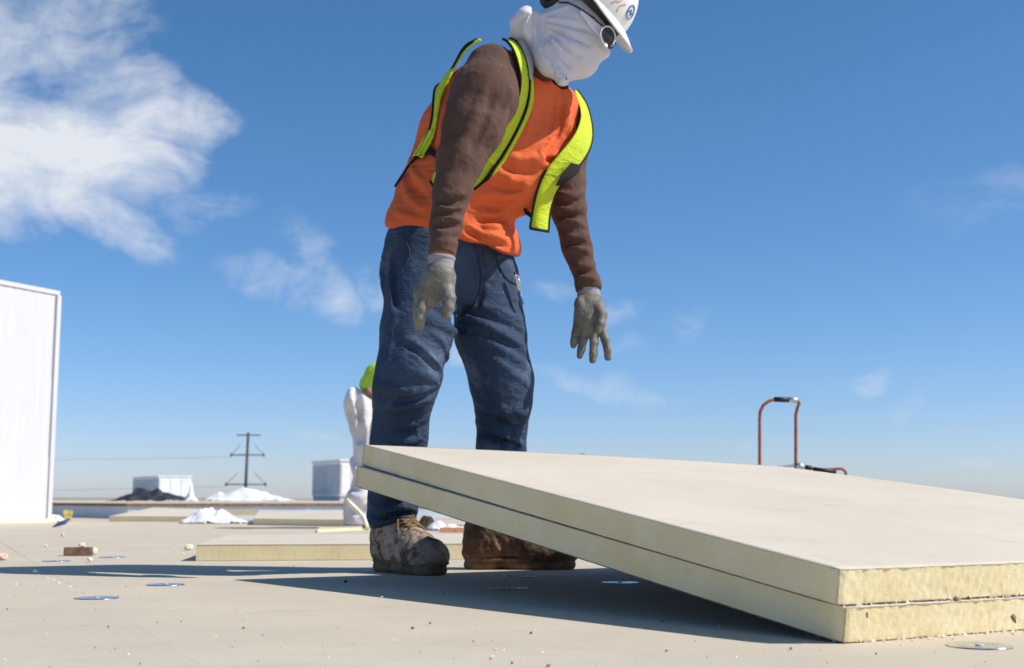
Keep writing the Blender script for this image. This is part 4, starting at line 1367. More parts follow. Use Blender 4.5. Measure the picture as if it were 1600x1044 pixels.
# --- jeans
def px_chain(f, pts, k=0.05, ax=None, fl=1.0):
    """(px, py, Y, r_px) chain of round cones; radius measured in photo pixels"""
    prev = None
    for (px, py, Y, rp) in pts:
        p = W(px, py, Y); r = rp * Y / FPX * 0.955
        if prev is not None: f.add(Rc(prev[0], p, prev[1], r, ax, fl), k)
        prev = (p, r)
def build_jeans():
    f = Field((-0.60, 3.25, 0.06), (0.30, 4.15, 1.06), 0.0052)
    # pelvis block
    f.add(Rc(W(652, 385, 3.64), W(752, 398, 3.80), 0.098, 0.096), 0.03)
    f.add(Rc(W(700, 352, 3.71), W(704, 410, 3.71), 0.150, 0.152, N_, 0.74), 0.04)
    f.add(Rc(W(650, 430, 3.74), W(690, 440, 3.84), 0.095, 0.09), 0.05)        # seat
    px_chain(f, [(658, 430, 3.63, 60), (651, 520, 3.58, 60), (638, 585, 3.54, 54), (631, 612, 3.545, 51), (623, 690, 3.62, 46), (617, 745, 3.67, 43.5), (613, 803, 3.71, 41.5)], 0.02)
    px_chain(f, [(758, 432, 3.80, 57), (766, 520, 3.78, 59), (783, 595, 3.765, 52), (786, 630, 3.775, 46), (783, 700, 3.82, 40), (778, 760, 3.86, 37), (772, 826, 3.88, 35)], 0.02)
    # knees pushed forward
    f.add(El(W(652, 588, 3.485), (0.050, 0.045, 0.085)), 0.05)
    f.add(El(W(796, 600, 3.735), (0.050, 0.045, 0.09)), 0.05)
    f.keep(Half(W(614, 823, 3.69), (0.12, 0.1, -1.0)), 0.008) if False else None
    R = [ # ridges, photo pixels along each fold
        ([(662, 462), (690, 470), (724, 492), (742, 500)], dict(r=0.018, h=0.010)),
        ([(668, 500), (696, 510), (722, 528)], dict(r=0.016, h=0.010)),
        ([(682, 480), (706, 492), (728, 512)], dict(r=0.014, h=0.008)),
        ([(632, 530), (655, 546), (680, 570), (690, 590)], dict(r=0.020, h=0.014)),
        ([(645, 552), (668, 560), (690, 578)], dict(r=0.016, h=0.010)),
        ([(676, 520), (694, 540), (700, 562)], dict(r=0.014, h=0.010)),
        ([(655, 585), (675, 592), (684, 602)], dict(r=0.016, h=0.010)),
        ([(588, 600), (620, 612), (650, 612), (680, 606)], dict(r=0.018, h=0.012)),
        ([(586, 632), (615, 640), (645, 632), (672, 618)], dict(r=0.016, h=0.010)),
        ([(592, 660), (622, 668), (650, 660), (668, 650)], dict(r=0.016, h=0.008)),
        ([(586, 690), (612, 684), (640, 692), (664, 678)], dict(r=0.016, h=0.009)),
        ([(582, 765), (605, 772), (632, 766), (650, 776)], dict(r=0.016, h=0.010)),
        ([(578, 790), (600, 800), (628, 792), (652, 800)], dict(r=0.015, h=0.010)),
        ([(580, 812), (604, 814), (630, 806), (652, 814)], dict(r=0.012, h=0.008)),
        ([(722, 470), (750, 478), (790, 490), (815, 500)], dict(r=0.014, h=0.006)),
        ([(730, 498), (762, 510), (800, 530), (822, 545)], dict(r=0.016, h=0.008)),
        ([(742, 528), (776, 542), (812, 565), (828, 578)], dict(r=0.016, h=0.008)),
        ([(770, 560), (796, 580), (826, 600)], dict(r=0.014, h=0.007)),
        ([(742, 622), (770, 640), (800, 644), (826, 632)], dict(r=0.016, h=0.010)),
        ([(776, 628), (796, 652), (806, 676)], dict(r=0.014, h=0.010)),
        ([(744, 660), (770, 672), (800, 690), (818, 696)], dict(r=0.016, h=0.011)),
        ([(748, 690), (776, 700), (806, 706)], dict(r=0.014, h=0.008)),
        ([(800, 640), (816, 648), (824, 640)], dict(r=0.014, h=0.012)),
        ([(742, 385), (748, 420), (744, 450), (738, 478)], dict(r=0.012, h=0.008)),   # fly
        ([(612, 400), (610, 440), (612, 480), (606, 520)], dict(r=0.014, h=0.009)),
        ([(604, 380), (598, 420), (600, 460)], dict(r=0.014, h=0.010)),
        ([(620, 470), (612, 520), (604, 570)], dict(r=0.016, h=0.006)),
    ]
    C = [
        ([(676, 486), (704, 500), (726, 520)], dict(r=0.012, h=0.004)),
        ([(636, 540), (660, 556), (684, 582)], dict(r=0.010, h=0.004)),
        ([(590, 618), (622, 626), (655, 622), (682, 612)], dict(r=0.010, h=0.009)),
        ([(588, 648), (620, 654), (650, 646), (670, 636)], dict(r=0.010, h=0.007)),
        ([(580, 779), (604, 786), (634, 779), (652, 788)], dict(r=0.009, h=0.009)),
        ([(578, 803), (602, 808), (630, 800), (652, 807)], dict(r=0.008, h=0.008)),
        ([(726, 484), (758, 494), (800, 512), (818, 522)], dict(r=0.010, h=0.006)),
        ([(738, 514), (770, 526), (806, 546), (824, 560)], dict(r=0.010, h=0.006)),
        ([(744, 640), (772, 656), (800, 668), (820, 662)], dict(r=0.010, h=0.009)),
        ([(746, 676), (774, 686), (806, 698)], dict(r=0.009, h=0.007)),
        ([(752, 388), (757, 420), (753, 450), (746, 480)], dict(r=0.008, h=0.008)),
        ([(618, 398), (617, 440), (620, 480)], dict(r=0.009, h=0.008)),
        
        ([(690, 470), (700, 486), (716, 500), (738, 506)], dict(r=0.008, h=0.006)),
    ]
    f.folds(R, C)
    f.keep(Half(W(613, 826, 3.70), (0.05, 0.25, -1.0)), 0.006) if False else None
    def disp(V):
        q = V * np.array([26, 26, 34])
        low = np.clip((0.62 - V[:, 2]) / 0.4, 0.15, 1)
        return fbm(q, 3, 2) * 0.0035 * (0.5 + low) + fbm(V * np.array([12, 12, 45]), 8, 2) * 0.0028 * low
    # open hems: cut by planes just above the boots
    zr, zl = W(613, 821, 3.70)[2], W(770, 834, 3.87)[2]
    class Hem:
        def __call__(s, x, y, z):
            zz = np.where(x < -0.13, zr + 0.10 * (x + 0.34) - 0.10 * (y - 3.70), zl + 0 * x)
            return (zz - z) + 0 * y
    f.keep(Hem(), 0.006)
    j = field_obj('jeans', f, M['denim'], worker, disp)
    # seams and pocket edges lie on the cloth
    def seam(nm, pts, r=0.0022, n=40, mat='denim_seam', off=0.0028):
        P = []
        for px, py in smooth_path(pts, n):
            p, ok = f.hit(px, py)
            if p is None: continue
            P.append(p + f.normal(p) * off)
        if len(P) > 3: tube(nm, P, r, M[mat], j, 6)
    seam('seam', [(766, 520), (776, 580), (780, 640), (784, 705)], 0.0017, off=0.0012)
    seam('stitching', [(770, 520), (780, 580), (784, 640), (788, 705)], 0.0007, mat='stitch')
    seam('seam', [(742, 385), (750, 420), (748, 455), (736, 482), (716, 505)], 0.0030)
    seam('stitching', [(754, 388), (760, 420), (757, 452), (744, 482)], 0.0010, mat='stitch')
    seam('pocket_edge', [(634, 372), (640, 400), (626, 430)], 0.0028)
    seam('pocket_edge', [(772, 398), (788, 432), (806, 446)], 0.0028)
    seam('stitching', [(612, 700), (606, 760), (600, 815)], 0.0010, mat='stitch')
    return f, j
JF, jeans = build_jeans()

# --- boots
def build_boot(heel, toe, mat, sd, lift_shaft, tilt=0.0):
    heel, toe = np.asarray(heel, float), np.asarray(toe, float)
    fw = toe - heel; L = float(np.linalg.norm(fw[:2])); fw = nrm([fw[0], fw[1], 0])
    lt = np.array([-fw[1], fw[0], 0]); up = np.array([0, 0, 1.0])
    def P(a, b_, c): return heel + fw * (a * L) + lt * b_ + up * c
    R = np.array([fw, lt, up])
    lo = np.minimum(heel, toe) - 0.12; hi = np.maximum(heel, toe) + 0.12
    lo[2], hi[2] = -0.012, 0.26
    f = Field(lo, hi, 0.0036)
    f.add(Rc(P(0.13, 0, 0.055), P(0.14, 0, 0.10), 0.043, 0.044), 0.02)                   # heel counter
    f.add(Rc(P(0.16, 0, 0.10), P(0.17 + lift_shaft, 0, 0.20), 0.049, 0.055), 0.03)       # shaft
    f.add(Rc(P(0.14, 0, 0.06), P(0.55, 0, 0.062), 0.042, 0.045), 0.03)
    f.add(Rc(P(0.26, 0, 0.135), P(0.66, 0, 0.070), 0.046, 0.047), 0.035)                 # instep
    f.add(El(P(0.80, 0.004 * sd, 0.052), (0.19 * L, 0.056, 0.049), R), 0.03)             # toe box
    f.add(El(P(0.66, 0, 0.045), (0.2 * L, 0.052, 0.038), R), 0.03)
    f.cut(Half(P(0, 0, 0.026), up), 0.006)
    f.add(Rc(P(0.16, 0, 0.186), P(0.23, 0, 0.176), 0.054, 0.052, up, 0.4), 0.012)          # padded collar
    # tongue/eyestay ridges
    for s_ in (-1, 1):
        f.add(Rc(P(0.27, s_ * 0.024, 0.178), P(0.56, s_ * 0.020, 0.112), 0.007, 0.006), 0.008)
        f.add(Rc(P(0.70, s_ * 0.05, 0.052), P(0.60, s_ * 0.026, 0.098), 0.005, 0.005), 0.008)
        f.add(Rc(P(0.30, s_ * 0.047, 0.06), P(0.20, s_ * 0.046, 0.13), 0.005, 0.005), 0.008)
    f.add(Rc(P(0.68, -0.04, 0.085), P(0.68, 0.04, 0.085), 0.006, 0.006), 0.01)
    bt = field_obj('boot', f, mat, worker, lambda V: fbm(V * 60, 5 + sd, 3, 0.5) * 0.0040 + np.clip(fbm(V * 22, 9 + sd, 3) - 0.05, 0, 1) * 0.008)
    g = Field(lo, hi, 0.004)
    for a0, a1, r0, r1, cc in ((0.115, 0.24, 0.043, 0.042, 0.0), (0.47, 0.84, 0.048, 0.047, 0.0)):
        g.add(Rc(P(a0, 0, 0.014), P(a1, 0, 0.014), r0, r1, up, 0.60), 0.006)
    g.add(Rc(P(0.20, 0, 0.032), P(0.55, 0, 0.032), 0.040, 0.044, up, 0.2), 0.006)          # shank, clear of the ground
    g.add(Rc(P(0.12, 0, 0.032), P(0.86, 0.004 * sd, 0.032), 0.046, 0.048, up, 0.16), 0.006)
    g.keep(Half(P(0, 0, 0.036), up), 0.003)
    g.keep(Half(P(0, 0, 0.0005), -up), 0.003)
    field_obj('sole', g, M['sole'], bt, lambda V: fbm(V * 120, 15, 3) * 0.0022 * np.clip((V[:, 2] - 0.002) / 0.01, 0, 1))
    def surf(a, b_):
        zs = np.arange(0.25, 0.03, -0.003)
        v = f.sample(np.array([P(a, b_, z) for z in zs]))
        k = np.where(v < 0)[0]
        z = zs[k[0]] if len(k) else 0.1
        return P(a, b_, z + 0.0035)
    for i in range(6):
        a = 0.33 + 0.052 * i
        for s_ in (-1, 1):
            tube('lace', [surf(a + 0.02 * t * s_, b_) for t, b_ in zip(np.linspace(-1, 1, 9), np.linspace(-0.026, 0.026, 9))], 0.0036, M['lace'], bt, 6)
    for s_ in (-1, 1):
        pts = smooth_path([surf(0.36, 0) + up * 0.006, surf(0.42, s_ * 0.022) + up * 0.008, surf(0.47, s_ * 0.036) + up * 0.004, surf(0.52, s_ * 0.044) + up * 0.003], 16)
        tube('lace', pts, 0.003, M['lace'], bt, 6)
    return bt
build_boot(np.array([-0.388, 3.835, 0.0]), np.array([-0.197, 3.585, 0.0]), M['boot'], 1, 0.0)
build_boot(np.array([-0.143, 3.925, 0.0]), np.array([0.20, 3.915, 0.0]), M['boot_brown'], 2, 0.02)

# --- torso: brown shirt (with sleeves) under an orange vest
def torso_prims(inflate=0.0):
    i = inflate
    return [
        (Rc(W(702, 372, 3.71), W(716, 325, 3.70), 0.163 + i, 0.160 + i, N_, 0.76), 0.05),
        (Rc(W(716, 325, 3.70), W(768, 225, 3.68), 0.160 + i, 0.180 + i, N_, 0.74), 0.06),
        (Rc(W(768, 225, 3.68), W(803, 168, 3.67), 0.180 + i, 0.165 + i, N_, 0.72), 0.06),
        (Rc(W(770, 128, 3.60), W(868, 172, 3.80), 0.075 + i, 0.075 + i), 0.06),
        (Rc(W(800, 150, 3.66), NECK, 0.10 + i, 0.062 + i), 0.05),
        (Rc(W(838, 240, 3.66), W(822, 285, 3.66), 0.075 + i, 0.09 + i), 0.08),     # sagging front
        (Rc(W(725, 150, 3.66), W(700, 200, 3.68), 0.065 + i, 0.070 + i), 0.08),     # rounded back
        (Rc(W(694, 215, 3.70), W(655, 310, 3.69), 0.060 + i, 0.070 + i), 0.08),     # loose back of the vest
    ]
RARM = [(768, 112, 3.53, 47), (757, 150, 3.50, 58), (739, 200, 3.465, 52), (719, 250, 3.435, 40), (706, 300, 3.41, 31), (697, 350, 3.385, 26), (691, 395, 3.36, 21.5), (689.5, 408, 3.358, 21)]
LARM = [(886, 176, 3.82, 36), (889, 230, 3.815, 33), (886, 285, 3.80, 30), (888, 325, 3.79, 29.5), (902, 388, 3.765, 24), (919, 446, 3.745, 19.5), (923, 460, 3.742, 19)]
def build_shirt():
    f = Field((-0.42, 3.15, 0.74), (0.45, 4.15, 1.62), 0.0052)
    for p, k in torso_prims(-0.02)[1:]: f.add(p, k)
    px_chain(f, RARM, 0.02)
    px_chain(f, LARM, 0.02)
    f.add(Rc(W(835, 108, 3.64), W(852, 80, 3.62), 0.075, 0.066), 0.03)       # collar
    R = [
        ([(690, 300), (708, 306), (724, 300)], dict(r=0.012, h=0.006)),
        ([(680, 322), (702, 330), (724, 322)], dict(r=0.012, h=0.006)),
        ([(680, 342), (700, 338), (720, 346)], dict(r=0.011, h=0.007)),
        ([(676, 360), (698, 366), (718, 358)], dict(r=0.011, h=0.007)),
        ([(675, 380), (694, 376), (714, 382)], dict(r=0.010, h=0.006)),
        ([(760, 130), (742, 180), (718, 230), (700, 262)], dict(r=0.022, h=0.007)),
        ([(800, 140), (786, 185), (762, 225)], dict(r=0.018, h=0.007)),
        ([(700, 150), (698, 190), (690, 230)], dict(r=0.016, h=0.006)),
        ([(866, 300), (888, 306), (912, 300)], dict(r=0.013, h=0.007)),
        ([(868, 322), (890, 330), (914, 322)], dict(r=0.012, h=0.007)),
        ([(872, 348), (893, 346), (916, 354)], dict(r=0.012, h=0.008)),
        ([(876, 368), (900, 372), (920, 366)], dict(r=0.011, h=0.007)),
        ([(884, 392), (904, 388), (924, 396)], dict(r=0.011, h=0.007)),
        ([(892, 415), (910, 416), (930, 412)], dict(r=0.010, h=0.006)),
        ([(902, 436), (916, 434), (934, 438)], dict(r=0.009, h=0.006)),
    ]
    C = [
        ([(684, 312), (704, 318), (724, 312)], dict(r=0.008, h=0.005)),
        ([(680, 333), (700, 334), (722, 334)], dict(r=0.008, h=0.005)),
        ([(676, 352), (698, 352), (718, 352)], dict(r=0.008, h=0.005)),
        ([(770, 150), (756, 195), (736, 235)], dict(r=0.014, h=0.006)),
        ([(868, 312), (890, 318), (914, 310)], dict(r=0.008, h=0.006)),
        ([(872, 336), (892, 338), (915, 338)], dict(r=0.008, h=0.006)),
        ([(880, 380), (900, 380), (922, 382)], dict(r=0.008, h=0.006)),
        ([(896, 425), (914, 426), (932, 424)], dict(r=0.007, h=0.005)),
    ]
    f.folds(R, C)
    wr, wl = W(691, 400, 3.36), W(921, 455, 3.743)
    for w_, e_ in ((wr, RELB), (wl, LELB)):
        d0 = nrm(w_ - e_); d1 = nrm(np.cross(d0, [0, 1.0, 0.1])); d2 = np.cross(d0, d1)
        f.cut(Rbox(w_ + d0 * 0.062, (0.06, 0.07, 0.07), 0.001, np.array([d0, d1, d2])), 0.004)
    def disp(V):
        return fbm(V * np.array([26, 26, 40]), 13, 2) * 0.0032
    return f, field_obj('shirt', f, M['brown_knit'], worker, disp)
SF, shirt = build_shirt()
# rust-coloured inner cuff at the right wrist
wr = W(691, 400, 3.36); dr = nrm(RWRI - RELB)
tube('inner_cuff', [wr - dr * 0.02, wr - dr * 0.005, wr + dr * 0.012], [0.033, 0.0345, 0.034], simple('rust_cuff', (0.36, 0.12, 0.04), 0.9), shirt, 20)

def build_vest():
    f = Field((-0.45, 3.25, 0.80), (0.40, 4.12, 1.62), 0.0052)
    for p, k in torso_prims(0.0): f.add(p, k)
    f.add(Rc(W(878, 165, 3.72), W(872, 205, 3.69), 0.050, 0.052), 0.05)
    # flared, rumpled hem
    f.add(Rc(W(645, 352, 3.64), W(775, 388, 3.78), 0.082, 0.076), 0.05)
    f.add(Rc(W(700, 366, 3.68), W(760, 384, 3.66), 0.105, 0.085), 0.04)
    # neck opening
    f.cut(Rc(W(838, 92, 3.60), W(864, 35, 3.58), 0.074, 0.11), 0.012)
    f.cut(Rc(W(852, 104, 3.52), W(882, 126, 3.56), 0.026, 0.016), 0.012)
    R = [
        ([(868, 150), (872, 185), (858, 225), (836, 262)], dict(r=0.018, h=0.012)),
        ([(880, 160), (888, 190), (872, 222)], dict(r=0.014, h=0.010)),
        ([(838, 120), (832, 170), (818, 220)], dict(r=0.016, h=0.006)),
        ([(852, 228), (846, 246), (856, 258), (872, 240)], dict(r=0.014, h=0.012)),
        ([(790, 240), (812, 250), (832, 246), (850, 262)], dict(r=0.018, h=0.012)),
        ([(770, 262), (800, 282), (824, 288)], dict(r=0.016, h=0.009)),
        ([(756, 300), (786, 306), (812, 300)], dict(r=0.016, h=0.009)),
        ([(740, 330), (768, 338), (792, 330)], dict(r=0.016, h=0.010)),
        ([(728, 352), (752, 366), (780, 372), (796, 380)], dict(r=0.014, h=0.012)),
        ([(726, 366), (748, 380), (774, 390), (796, 400)], dict(r=0.013, h=0.010)),
        ([(724, 378), (742, 384), (764, 392)], dict(r=0.010, h=0.007)),
        ([(752, 352), (768, 356), (784, 352)], dict(r=0.012, h=0.010)),
        ([(640, 250), (650, 275), (668, 290)], dict(r=0.016, h=0.007)),
        ([(628, 280), (640, 310), (664, 330)], dict(r=0.016, h=0.008)),
        ([(618, 330), (640, 340), (662, 342)], dict(r=0.014, h=0.005)),
        ([(694, 150), (690, 190), (684, 225)], dict(r=0.012, h=0.006)),
    ]
    C = [
        ([(876, 168), (872, 205), (850, 240)], dict(r=0.010, h=0.010)),
        ([(852, 252), (868, 250), (880, 232)], dict(r=0.009, h=0.008)),
        ([(780, 252), (806, 266), (836, 272)], dict(r=0.011, h=0.008)),
        ([(760, 282), (790, 294), (816, 294)], dict(r=0.010, h=0.006)),
        ([(748, 316), (776, 322), (800, 316)], dict(r=0.010, h=0.007)),
        ([(730, 360), (754, 374), (782, 382)], dict(r=0.008, h=0.008)),
        ([(748, 344), (770, 348), (788, 342)], dict(r=0.009, h=0.007)),
        ([(634, 266), (646, 292), (666, 308)], dict(r=0.011, h=0.006)),
    ]
    f.folds(R, C)
    # hem line
    a, b_ = W(605, 361, 3.60), W(800, 408, 3.74)
    class Hem:
        def __call__(s, x, y, z):
            t = (x - a[0]) / (b_[0] - a[0])
            zz = a[2] + (b_[2] - a[2]) * (0.25 * t + 0.75 * t * t) + 0.16 * (y - 3.6 - 0.10 * t) + 0.004 * np.sin(x * 60)
            return zz - z
    f.keep(Hem(), 0.006)
    def disp(V):
        return fbm(V * 20, 21, 2) * 0.004
    v = field_obj('vest', f, M['orange'], worker, disp)
    return f, v
VF, vest = build_vest()

def band(name, fld, left, right, mat, parent, n=48, m=5, off=0.006, th=0.004, bulge=0.0, Yl=None, Yr=None):
    """strip of cloth laid on a field between two pixel-traced edges (real depth from the body)"""
    L, R = smooth_path(left, n), smooth_path(right, n)
    rows = []
    lastd = None
    for i in range(n):
        row = []
        for j in range(m):
            t = j / (m - 1)
            px, py = L[i] * (1 - t) + R[i] * t
            if Yl is not None:
                yl = np.interp(i / (n - 1), np.linspace(0, 1, len(Yl)), Yl); yr = np.interp(i / (n - 1), np.linspace(0, 1, len(Yr)), Yr)
                p = W(px, py, yl * (1 - t) + yr * t); nm = -nrm(ray(px, py))
                p = p + nm * bulge * math.sin(math.pi * t)
            else:
                p, ok = fld.hit(px, py)
                if p is None:
                    p = W(px, py, lastd if lastd else 3.6); nm = -nrm(ray(px, py))
                else:
                    nm = fld.normal(p)
                    if not ok: nm = -nrm(ray(px, py))
                lastd = p[1]
            row.append((p, nm))
        rows.append(row)
    P = np.array([[q[0] for q in r] for r in rows]); Nn = np.array([[q[1] for q in r] for r in rows])
    for _ in range(6):   # smooth depth jumps
        P[1:-1] = 0.5 * P[1:-1] + 0.25 * (P[:-2] + P[2:])
        Nn[1:-1] = 0.5 * Nn[1:-1] + 0.25 * (Nn[:-2] + Nn[2:])
    Nn /= np.linalg.norm(Nn, axis=2)[..., None]
    top, bot = P + Nn * off, P + Nn * (off - th)
    V = list(top.reshape(-1, 3)) + list(bot.reshape(-1, 3))
    K = n * m
    F = []
    for i in range(n - 1):
        for j in range(m - 1):
            a, b_, c, d = i * m + j, i * m + j + 1, (i + 1) * m + j + 1, (i + 1) * m + j
            F.append((a, b_, c, d)); F.append((K + d, K + c, K + b_, K + a))
    for i in range(n - 1):
        for j in (0, m - 1):
            a, d = i * m + j, (i + 1) * m + j
            F.append((a, d, K + d, K + a) if j == 0 else (d, a, K + a, K + d))
    for i in (0, n - 1):
        for j in range(m - 1):
            a, b_ = i * m + j, i * m + j + 1
            F.append((b_, a, K + a, K + b_) if i == 0 else (a, b_, K + b_, K + a))
    o = mesh_np(name, V, F, mat, parent)
    return o, top

class Both:
    """torso under vest and shirt together, for laying the bands on"""
UF = Field((-0.45, 3.25, 0.80), (0.45, 4.15, 1.62), 0.0075)
for p, k in torso_prims(0.004): UF.add(p, k)
UF.add(Rc(W(768, 112, 3.53), W(800, 100, 3.58), 0.078, 0.070), 0.05)
UF.add(Rc(W(768, 112, 3.53), W(757, 150, 3.50), 0.080, 0.088), 0.04)

# front armhole band at his right shoulder
fl = [(786, 61), (800, 78), (808, 105), (811, 128), (804, 165), (786, 200), (762, 240), (742, 276), (734, 292)]
fr = [(797, 60), (814, 76), (822, 100), (826, 130), (822, 166), (806, 205), (782, 246), (756, 282), (740, 296)]
o, top = band('trim_band', UF, fl, fr, M['lime'], vest, off=0.0055)
tube('black_binding', top[:, 0], 0.0042, M['binding'], vest, 6)
tube('black_binding', top[:, -1], 0.0042, M['binding'], vest, 6)
o2, top2 = band('trim_edge', UF, [(823, 100), (827, 130), (824, 166), (808, 206), (784, 248), (766, 272)], [(826, 100), (832, 132), (830, 168), (813, 208), (789, 250), (770, 275)], M['lime'], vest, off=0.0065)
band('reflective_strip', UF, [(806, 68), (815, 84), (821, 104), (823, 122)], [(813, 66), (823, 84), (829, 104), (827, 128)], M['reflective'], vest, off=0.0125, th=0.003, n=20)
band('black_patch', UF, [(770, 258), (752, 286)], [(778, 254), (762, 280)], M['binding'], vest, off=0.014, n=10, th=0.005)
# tip of the armhole band behind the forearm
band('trim_band', UF, [(680, 270), (676, 283), (678, 292)], [(692, 268), (690, 284), (690, 300)], M['lime'], vest, n=12, off=0.007)
tube('black_binding', [VF.hit(px, py)[0] + np.array([0, -0.008, 0]) for px, py in smooth_path([(672, 284), (678, 292), (686, 302)], 8)], 0.0042, M['binding'], vest, 6)
# back edge of the vest with its lime trim
bl = [(746, 62), (727, 72), (714, 94), (704, 112), (690, 130), (683, 150), (681, 182), (676, 205), (664, 232), (655, 246)]
br = [(754, 68), (738, 76), (724, 94), (712, 114), (703, 132), (694, 152), (688, 182), (684, 208), (674, 232), (663, 250)]
o, top = band('trim_band', UF, bl, br, M['lime'], vest, off=0.012, n=60)
tube('black_binding', top[:, 0], 0.0048, M['binding'], vest, 6)
o, top = band('trim_band', UF, [(676, 205), (664, 225), (650, 248)], [(683, 205), (670, 230), (660, 246)], M['lime'], vest, off=0.016, n=14)
o, top = band('side_strap', UF, [(648, 244), (660, 236), (674, 230), (684, 238)], [(651, 252), (664, 245), (676, 243), (686, 252)], M['binding'], vest, n=20, off=0.012, th=0.006)
tube('black_binding', [p + np.array([-0.003, -0.004, 0]) for p in [UF.hit(px, py)[0] for px, py in smooth_path([(652, 246), (640, 260), (628, 278), (619, 292)], 16)] if p is not None], 0.0038, M['binding'], vest, 6)
# neckline binding
nk = []
for px, py in smooth_path([(822, 80), (832, 98), (846, 112), (862, 126), (877, 137), (886, 137)], 30):
    p, ok = VF.hit(px, py)
    if p is not None: nk.append(p + VF.normal(p) * 0.001)
tube('neck_binding', nk, 0.0052, M['binding'], vest, 8)

# loose front flap hanging from his left shoulder
flL = [(896, 143), (904, 160), (908, 185), (896, 214), (872, 243), (852, 268), (840, 296), (833, 325), (828, 357)]
flR = [(902, 141), (918, 166), (926, 204), (922, 232), (906, 258), (880, 284), (866, 308), (859, 335), (857, 362)]
YL = [3.78, 3.72, 3.66, 3.60, 3.575, 3.57, 3.58, 3.60, 3.61]
YR = [3.80, 3.765, 3.75, 3.70, 3.66, 3.63, 3.63, 3.64, 3.64]
flap, ftop = band('loose_flap', VF, flL, flR, M['lime'], worker, n=60, m=9, off=0.0, th=0.0025, bulge=0.014, Yl=YL, Yr=YR)
tube('black_binding', ftop[:, -1], 0.0038, M['binding'], flap, 6)
tube('black_binding', ftop[36:, 0], 0.0036, M['binding'], flap, 6)
tube('black_binding', ftop[-1, :], 0.0042, M['binding'], flap, 6)
band('black_patch', VF, [(892, 254), (884, 264), (874, 278), (868, 290)], [(908, 258), (904, 270), (892, 280), (872, 291)], M['binding'], flap, n=14, off=0.004, th=0.006, Yl=[3.60, 3.585, 3.57, 3.575], Yr=[3.64, 3.62, 3.60, 3.59])
band('strap_end', VF, [(816, 322), (824, 328), (832, 334)], [(820, 334), (828, 340), (833, 343)], M['binding'], flap, n=8, off=0.0, th=0.006, Yl=[3.63, 3.62, 3.605], Yr=[3.63, 3.62, 3.605])

